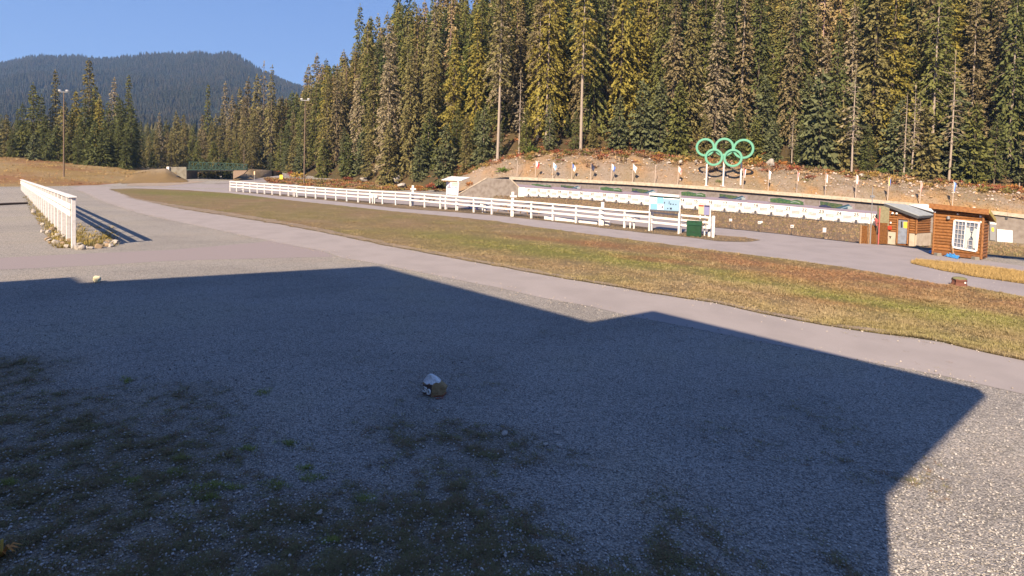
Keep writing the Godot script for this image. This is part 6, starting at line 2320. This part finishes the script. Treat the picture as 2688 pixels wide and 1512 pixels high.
		tag(o, "%s, %s from left in the wood beyond the mound" % [tree_words(s[4], s[5], tall), ordinal(i)], "tree", "conifers of the wood beyond the golden mound")
	i = 0
	for s in [[368, 362, 452, 168, 10, 2], [376, 400, 453, 156, 5, 2], [392, 352, 451, 172, 7, 2], [400, 400, 452, 160, 6, 1], [410, 340, 451, 172, 1, 2], [418, 296, 450, 180, 4, 4], [430, 390, 452, 158, 5, 2], [440, 345, 450, 170, 10, 6], [450, 335, 451, 166, 1, 2], [462, 292, 450, 176, 7, 2], [480, 380, 458, 150, 5, 2], [482, 300, 450, 182, 1, 2], [498, 345, 452, 165, 0, 2], [505, 330, 455, 160, 10, 1], [515, 375, 456, 152, 0, 0], [520, 360, 458, 150, 0, 1], [530, 300, 452, 175, 2, 6], [532, 415, 470, 123, 5, 0], [534, 340, 458, 156, 1, 6], [545, 222, 452, 184, 11, 1], [548, 405, 470, 124, 10, 0], [555, 320, 452, 168, 1, 2], [557, 425, 470, 126, 6, 2], [560, 370, 460, 146, 5, 1], [566, 300, 455, 170, 10, 2], [566, 412, 470, 122.5, 5, 2], [575, 330, 458, 154, 12, 2], [582, 280, 452, 172, 9, 2], [583, 400, 470, 124, 10, 0], [590, 216, 450, 188, 4, 4], [590, 375, 458, 150, 0, 2], [592, 424, 470, 126, 6, 0], [600, 330, 458, 150, 0, 2], [600, 414, 470, 123, 5, 0], [608, 250, 450, 184, 7, 6], [618, 290, 452, 168, 2, 2], [620, 370, 460, 146, 0, 1], [628, 232, 450, 186, 1, 2], [640, 250, 451, 175, 9, 6], [640, 300, 456, 160, 12, 2], [650, 205, 450, 184, 10, 6], [660, 330, 456, 156, 3, 2], [665, 270, 452, 166, 1, 2], [672, 196, 450, 182, 7, 2], [690, 165, 452, 170, 8, 6], [712, 172, 452, 166, 4, 2]]:
		var p := at(s[0], s[2], s[3])
		p.y = minf(p.y, ter(p.x, p.z) + 0.3)
		var tall := at(s[0], s[1], s[3]).y - p.y
		i += 1
		var o := one_tree(s[4], s[5], p, tall, i * 1.3, M.bark)
		tag(o, "%s, %s from left in the grove by the footbridge" % [tree_words(s[4], s[5], tall), ordinal(i)], "tree", "conifers of the grove around the footbridge")


# ---------------------------------------------------------------- shrubs and ground cover

func leaf_ball(seed_: int, n: int, size: float, flat: float) -> ArrayMesh:
	var r := RandomNumberGenerator.new()
	r.seed = seed_
	var b := MB.new()
	for i in n:
		var d := Vector3(r.randf_range(-1, 1), r.randf_range(-0.1, 1), r.randf_range(-1, 1)).normalized()
		var p := d * pow(r.randf(), 0.4) * (0.8 + 0.35 * sin(d.x * 5.0 + seed_) * cos(d.z * 4.0))
		p.y *= flat
		var v := r.randf_range(0.6, 1.25)
		spray(b, p, (d + Vector3(r.randf_range(-0.8, 0.8), r.randf_range(-0.5, 0.6), r.randf_range(-0.8, 0.8))).normalized(), size * r.randf_range(0.6, 1.3), Color(v, v * r.randf_range(0.88, 1.1), v), r)
	return b.mesh()


func tuft(seed_: int, blades: int, spread: float) -> ArrayMesh:
	var r := RandomNumberGenerator.new()
	r.seed = seed_
	var b := MB.new()
	for i in blades:
		var a := r.randf() * TAU
		var o := Vector3(cos(a), 0, sin(a))
		var p := o * r.randf() * spread * 0.5
		var side := Vector3(-o.z, 0, o.x) * 0.05
		var v := r.randf_range(0.7, 1.25)
		b.col = Color(v, v, v)
		b.tri(p - side, p + o * spread * r.randf_range(0.3, 0.9) + Vector3(0, r.randf_range(0.5, 1.0), 0), p + side)
	return b.mesh()


func build_shrubs() -> void:
	var balls := [leaf_ball(1, 260, 0.26, 0.8), leaf_ball(2, 220, 0.30, 1.1), leaf_ball(3, 300, 0.24, 0.65)]
	var hues := {"orange": lin(0.40, 0.17, 0.05), "red": lin(0.30, 0.085, 0.045), "yellow": lin(0.42, 0.28, 0.06), "green": lin(0.11, 0.16, 0.025), "rust": lin(0.26, 0.09, 0.045)}
	var mats := {}
	for k in hues:
		var m := mat(hues[k], 0.85)
		m.backlight_enabled = true
		m.backlight = grey(0.25)
		mats[k] = m
	var list := [
		[783, 463, 132, 3.4, "yellow", "tall yellow-orange shrub just left of the floodlight pole behind the fence"], [765, 458, 134, 1.8, "red", "red shrub left of the yellow-orange one by the floodlight pole"], [728, 452, 146, 1.6, "red", "small red shrub at the top of the hill path"],
		[912, 470, 124, 2.0, "red", "bright red shrub under the trees behind the long fence"], [905, 486, 112, 1.3, "orange", "orange shrub in the open strip behind the fence, left of the white boulders"], [1100, 492, 101, 1.6, "orange", "orange shrub left of the roofed notice board"], [1130, 488, 99, 1.8, "red", "red shrub close behind the roofed notice board"], [1235, 485, 90, 1.5, "orange", "orange shrub right of the roofed notice board's roof"], [1020, 488, 108, 1.5, "yellow", "yellowish shrub between the white boulders behind the fence"],
		[1322, 448, 89, 2.0, "green", "green shrub at the left end of the concrete ledge"], [1395, 398, 97, 2.8, "green", "large bright green shrub above the second flagpole"], [1360, 414, 95, 1.9, "red", "red shrub at the wood's edge above the first flagpole"], [1432, 410, 95, 1.3, "orange", "orange shrub above the third flagpole"], [1460, 400, 96, 1.6, "red", "red shrub above the bank between third and fourth flagpoles"], [1570, 394, 96, 1.8, "orange", "orange shrub left of the mid-bank saplings"], [1622, 390, 97, 2.0, "red", "red shrub under the whitish boulder left of the rings"], [1645, 384, 98, 1.6, "orange", "orange shrub beside the whitish boulder left of the rings"], [1690, 398, 94, 1.5, "red", "red shrub on the upper bank above the eighth flagpole"], [1729, 404, 92, 1.3, "yellow", "yellow shrub at the foot of the saplings left of the rings"],
		[1885, 478, 80.6, 1.0, "green", "small green-yellow bush on the ledge between the rings' posts"], [1868, 432, 86, 1.6, "rust", "rust-coloured shrub behind the left bottom ring"], [1935, 432, 86, 1.5, "orange", "orange shrub behind the right bottom ring"], [1985, 424, 87, 1.8, "yellow", "yellow shrub right of the rings"], [2012, 406, 89, 1.7, "orange", "orange shrub high right of the rings"], [2052, 430, 86, 2.0, "orange", "broad orange shrub right of the pinkish boulder"], [2082, 446, 84, 2.0, "red", "rust-red shrub at the dense saplings' left foot"], [2295, 458, 81, 1.7, "yellow", "yellow shrub above the fourteenth flagpole"], [2320, 452, 82, 1.9, "green", "fresh green shrub above the fifteenth flagpole"], [2350, 454, 81.5, 1.6, "orange", "orange shrub below the thin dying conifers"],
		[2470, 476, 79, 1.4, "red", "red shrub right of the thin dying conifers"], [2545, 488, 77.5, 1.5, "orange", "orange shrub on the bank above the hut's roof"], [2575, 484, 77.5, 1.4, "yellow", "yellow-green shrub on the bank at the right"], [2620, 494, 76.5, 1.8, "red", "red shrub at the right end of the bank"], [2660, 492, 76.5, 1.7, "orange", "orange shrub at the picture's right edge above the bank"], [2680, 505, 75.5, 1.6, "red", "dark red shrub at the picture's right edge, lowest on the bank"]]
	var i := 0
	for s in list:
		var o := solo("shrub", balls[i % 3], mats[s[4]], s[5], "shrub", at(s[0], s[1], s[2]) - Vector3(0, 0.15, 0), "autumn shrubs along the edge of the wood")
		o.scale = Vector3(s[3] * 0.55, s[3] * 0.52, s[3] * 0.55)
		o.rotation.y = i * 1.3
		i += 1
	var root := thing("orange_plant", "spiky orange-red plant at the lower left corner of the yard", "plant", g(4, 1462))
	var r := RandomNumberGenerator.new()
	r.seed = 3
	for k in 16:
		var a := r.randf() * TAU
		var o := Vector3(cos(a), 0, sin(a))
		var b := MB.new()
		var L := r.randf_range(0.10, 0.24)
		var side := Vector3(-o.z, 0, o.x) * 0.012
		var m1 := o * L * 0.5 + Vector3(0, L * 0.7, 0)
		var e := o * L + Vector3(0, L * r.randf_range(0.2, 0.6), 0)
		b.poly([-side, side, m1 + side, m1 - side], Vector3.UP)
		b.poly([m1 - side, m1 + side, e], Vector3.UP)
		part(root, "leaf", b.mesh(), mats["orange" if k % 3 else "yellow"])
	# undergrowth
	var pl := []
	var tn := []
	while pl.size() < 2100:
		var p: Vector3
		var s := r.randf_range(0.25, 0.8)
		var u := r.randf()
		if u < 0.55:
			var px := r.randf_range(700, 1260)
			p = g(px, lerpf(line([[700, 470], [900, 476], [1100, 486], [1260, 490]], px), line([[700, 478], [850, 494], [1000, 499], [1150, 503], [1260, 506]], px), pow(r.randf(), 1.3)))
			if px > 1180: p = hill(px, r.randf_range(-0.3, 4.0))
			s *= 1.15
		elif u < 0.88:
			p = bank(r.randf_range(1210, 2740), pow(r.randf(), 0.22))
			s *= 1.45
		else:
			p = hill(r.randf_range(700, 2740) if r.randf() < 0.6 else r.randf_range(1290, 1660), r.randf_range(0, 12))
		pl.append(Transform3D(Basis(Vector3.UP, r.randf() * TAU) * Basis.from_scale(Vector3(s, s * 0.9, s)), p - Vector3(0, 0.08, 0)))
		var c: Color = [Color(0.36, 0.165, 0.065), Color(0.27, 0.095, 0.055), Color(0.36, 0.23, 0.075), Color(0.22, 0.175, 0.06), Color(0.28, 0.165, 0.10), Color(0.16, 0.155, 0.045), Color(0.33, 0.23, 0.14)][r.randi() % 7]
		tn.append(c * r.randf_range(0.7, 1.15))
	stuff("undergrowth", leaf_ball(9, 90, 0.42, 0.8), M.tinted, "low autumn undergrowth along the edge of the wood", "undergrowth", pl, tn)


func build_ground_cover() -> void:
	var r := RandomNumberGenerator.new()
	r.seed = 1717
	var t1 := tuft(1, 7, 0.9)
	var pl := []
	var tn := []
	while pl.size() < 70000:
		var px := r.randf_range(290, 2760)
		var py := r.randf_range(496, 960)
		var p := g(px, py)
		if not Geometry2D.is_point_in_polygon(Vector2(p.x, p.z), field_shape): continue
		var n := patch.get_noise_2d(p.x * 2.3, p.z * 2.3)
		if r.randf() > 0.62 + 0.9 * n: continue
		var s := r.randf_range(0.025, 0.055) * (1.0 + 0.7 * maxf(0.0, n)) * (1.0 + pow(r.randf(), 6.0))
		var c := field_tint(p.x, p.z)
		c = c.lerp(Color(0.31, 0.245, 0.145), pow(r.randf(), 2.5) * 0.7) * r.randf_range(0.85, 1.25)
		pl.append(Transform3D(Basis(Vector3.UP, r.randf() * TAU) * Basis.from_scale(Vector3(s * 1.8, s, s * 1.8)), p + Vector3(0, 0.018, 0)))
		tn.append(c)
	stuff("field_grass", t1, M.blades, "short grass blades of the field", "grass", pl, tn)
	pl = []
	tn = []
	while pl.size() < 9000:
		var p: Vector3
		var c: Color
		var s := r.randf_range(0.08, 0.2)
		if r.randf() < 0.5:
			p = g(r.randf_range(2390, 2760), r.randf_range(680, 790))
			if not Geometry2D.is_point_in_polygon(Vector2(p.x, p.z), right_shape): continue
			c = Color(0.36, 0.245, 0.10)
		else:
			p = g(r.randf_range(600, 2000), r.randf_range(500, 640))
			if not Geometry2D.is_point_in_polygon(Vector2(p.x, p.z), strip_shape): continue
			c = Color(0.27, 0.19, 0.11)
			s *= 0.8
		pl.append(Transform3D(Basis(Vector3.UP, r.randf() * TAU) * Basis.from_scale(Vector3(s * 0.8, s, s * 0.8)), p))
		tn.append(c * r.randf_range(0.7, 1.25))
	stuff("dry_grass", t1, M.blades, "dry yellow grass of the verge and the island", "grass", pl, tn)
	pl = []
	tn = []
	for i in 24000:
		var px := r.randf_range(1270, 2740)
		var p := slope_point(px, pow(r.randf(), 0.8)) if r.randf() < 0.4 else bank(px, r.randf())
		var s := r.randf_range(0.10, 0.26)
		pl.append(Transform3D(Basis(Vector3.UP, r.randf() * TAU) * Basis.from_scale(Vector3(s, s, s)), p - Vector3(0, 0.02, 0)))
		tn.append([Color(0.30, 0.205, 0.12), Color(0.25, 0.16, 0.09), Color(0.20, 0.17, 0.07), Color(0.34, 0.24, 0.15)][r.randi() % 4] * r.randf_range(0.7, 1.2))
	for i in 13000:
		var p: Vector3 = mound_pts[r.randi() % mound_pts.size()]
		if p.y < ter(p.x, p.z): continue
		p += Vector3(r.randf_range(-1.7, 1.7), 0, r.randf_range(-1.4, 1.4))
		var s := r.randf_range(0.2, 0.5)
		pl.append(Transform3D(Basis(Vector3.UP, r.randf() * TAU) * Basis.from_scale(Vector3(s * 1.3, s, s * 1.3)), p - Vector3(0, 0.1, 0)))
		tn.append([Color(0.42, 0.28, 0.10), Color(0.36, 0.25, 0.10), Color(0.34, 0.16, 0.07), Color(0.44, 0.33, 0.17)][r.randi() % 4] * r.randf_range(0.7, 1.2))
	for i in 1800:
		var p := g(r.randf_range(335, 480), r.randf_range(462, 480))
		if r.randf() < 0.6: p = at(r.randf_range(340, 470), 452.0, 115.0) + Vector3(0, -r.randf() * 1.6, r.randf() * 4.0)
		var s := r.randf_range(0.15, 0.4)
		pl.append(Transform3D(Basis(Vector3.UP, r.randf() * TAU) * Basis.from_scale(Vector3(s * 1.3, s, s * 1.3)), p))
		tn.append([Color(0.36, 0.25, 0.10), Color(0.32, 0.21, 0.09), Color(0.38, 0.29, 0.16)][r.randi() % 3] * r.randf_range(0.7, 1.2))
	stuff("slope_grass", t1, M.blades, "dry grass of the range floor, the bank and the mound", "grass", pl, tn)
	# moss and weeds on the shaded gravel, and along the left fence
	pl = []
	tn = []
	var weed := tuft(5, 12, 1.2)
	while pl.size() < 17000:
		var px := r.randf_range(-40, 2500)
		var py := r.randf_range(860, 1530)
		var p := g(px, py)
		var c := gravel_tint(p.x, p.z)
		var m := clampf((1.0 - c.b) * 1.6 - 0.15, 0.0, 1.0)
		if r.randf() > m: continue
		var clumpy := wobble.get_noise_2d(p.x * 4.0, p.z * 4.0)
		if r.randf() > 0.35 + 1.3 * clumpy: continue
		var s := r.randf_range(0.012, 0.030) * (1.0 + maxf(0.0, clumpy))
		pl.append(Transform3D(Basis(Vector3.UP, r.randf() * TAU) * Basis.from_scale(Vector3(s * 2.0, s, s * 2.0)), p))
		tn.append([Color(0.19, 0.18, 0.075), Color(0.18, 0.14, 0.08), Color(0.21, 0.13, 0.08), Color(0.22, 0.19, 0.09)][r.randi() % 4] * r.randf_range(0.7, 1.25))
	for s in [[520, 1285], [565, 1275], [605, 1280], [645, 1180], [800, 1230], [815, 1255], [460, 1240], [760, 1165], [350, 1265], [725, 1275], [550, 1310], [330, 1000], [30, 1270], [690, 1030], [470, 1205], [870, 1420], [950, 1310]]:
		for k in 26:
			var p := g(s[0] + r.randfn(0, 14), s[1] + r.randfn(0, 5))
			var q := r.randf_range(0.025, 0.05)
			pl.append(Transform3D(Basis(Vector3.UP, r.randf() * TAU) * Basis.from_scale(Vector3(q * 1.3, q, q * 1.3)), p))
			tn.append(Color(0.24, 0.26, 0.06) * r.randf_range(0.7, 1.2))
	for i in 700:
		var t := pow(r.randf(), 1.3)
		var p := g(lerpf(195, 75, t) + r.randf_range(-50, 10) * (1.0 - t * 0.7), lerpf(652, 520, t) + r.randf_range(-8, 4))
		if i > 400: p = g(196 + 110 * pow(r.randf(), 1.5), 648 - r.randf() * 60.0 * pow(r.randf(), 0.5))
		var q := r.randf_range(0.10, 0.28)
		pl.append(Transform3D(Basis(Vector3.UP, r.randf() * TAU) * Basis.from_scale(Vector3(q, q, q)), p))
		tn.append([Color(0.30, 0.22, 0.06), Color(0.20, 0.17, 0.05), Color(0.33, 0.26, 0.14), Color(0.34, 0.25, 0.05)][r.randi() % 4] * r.randf_range(0.7, 1.2))
	stuff("weeds", weed, M.blades, "moss and weeds on the gravel", "weeds", pl, tn)
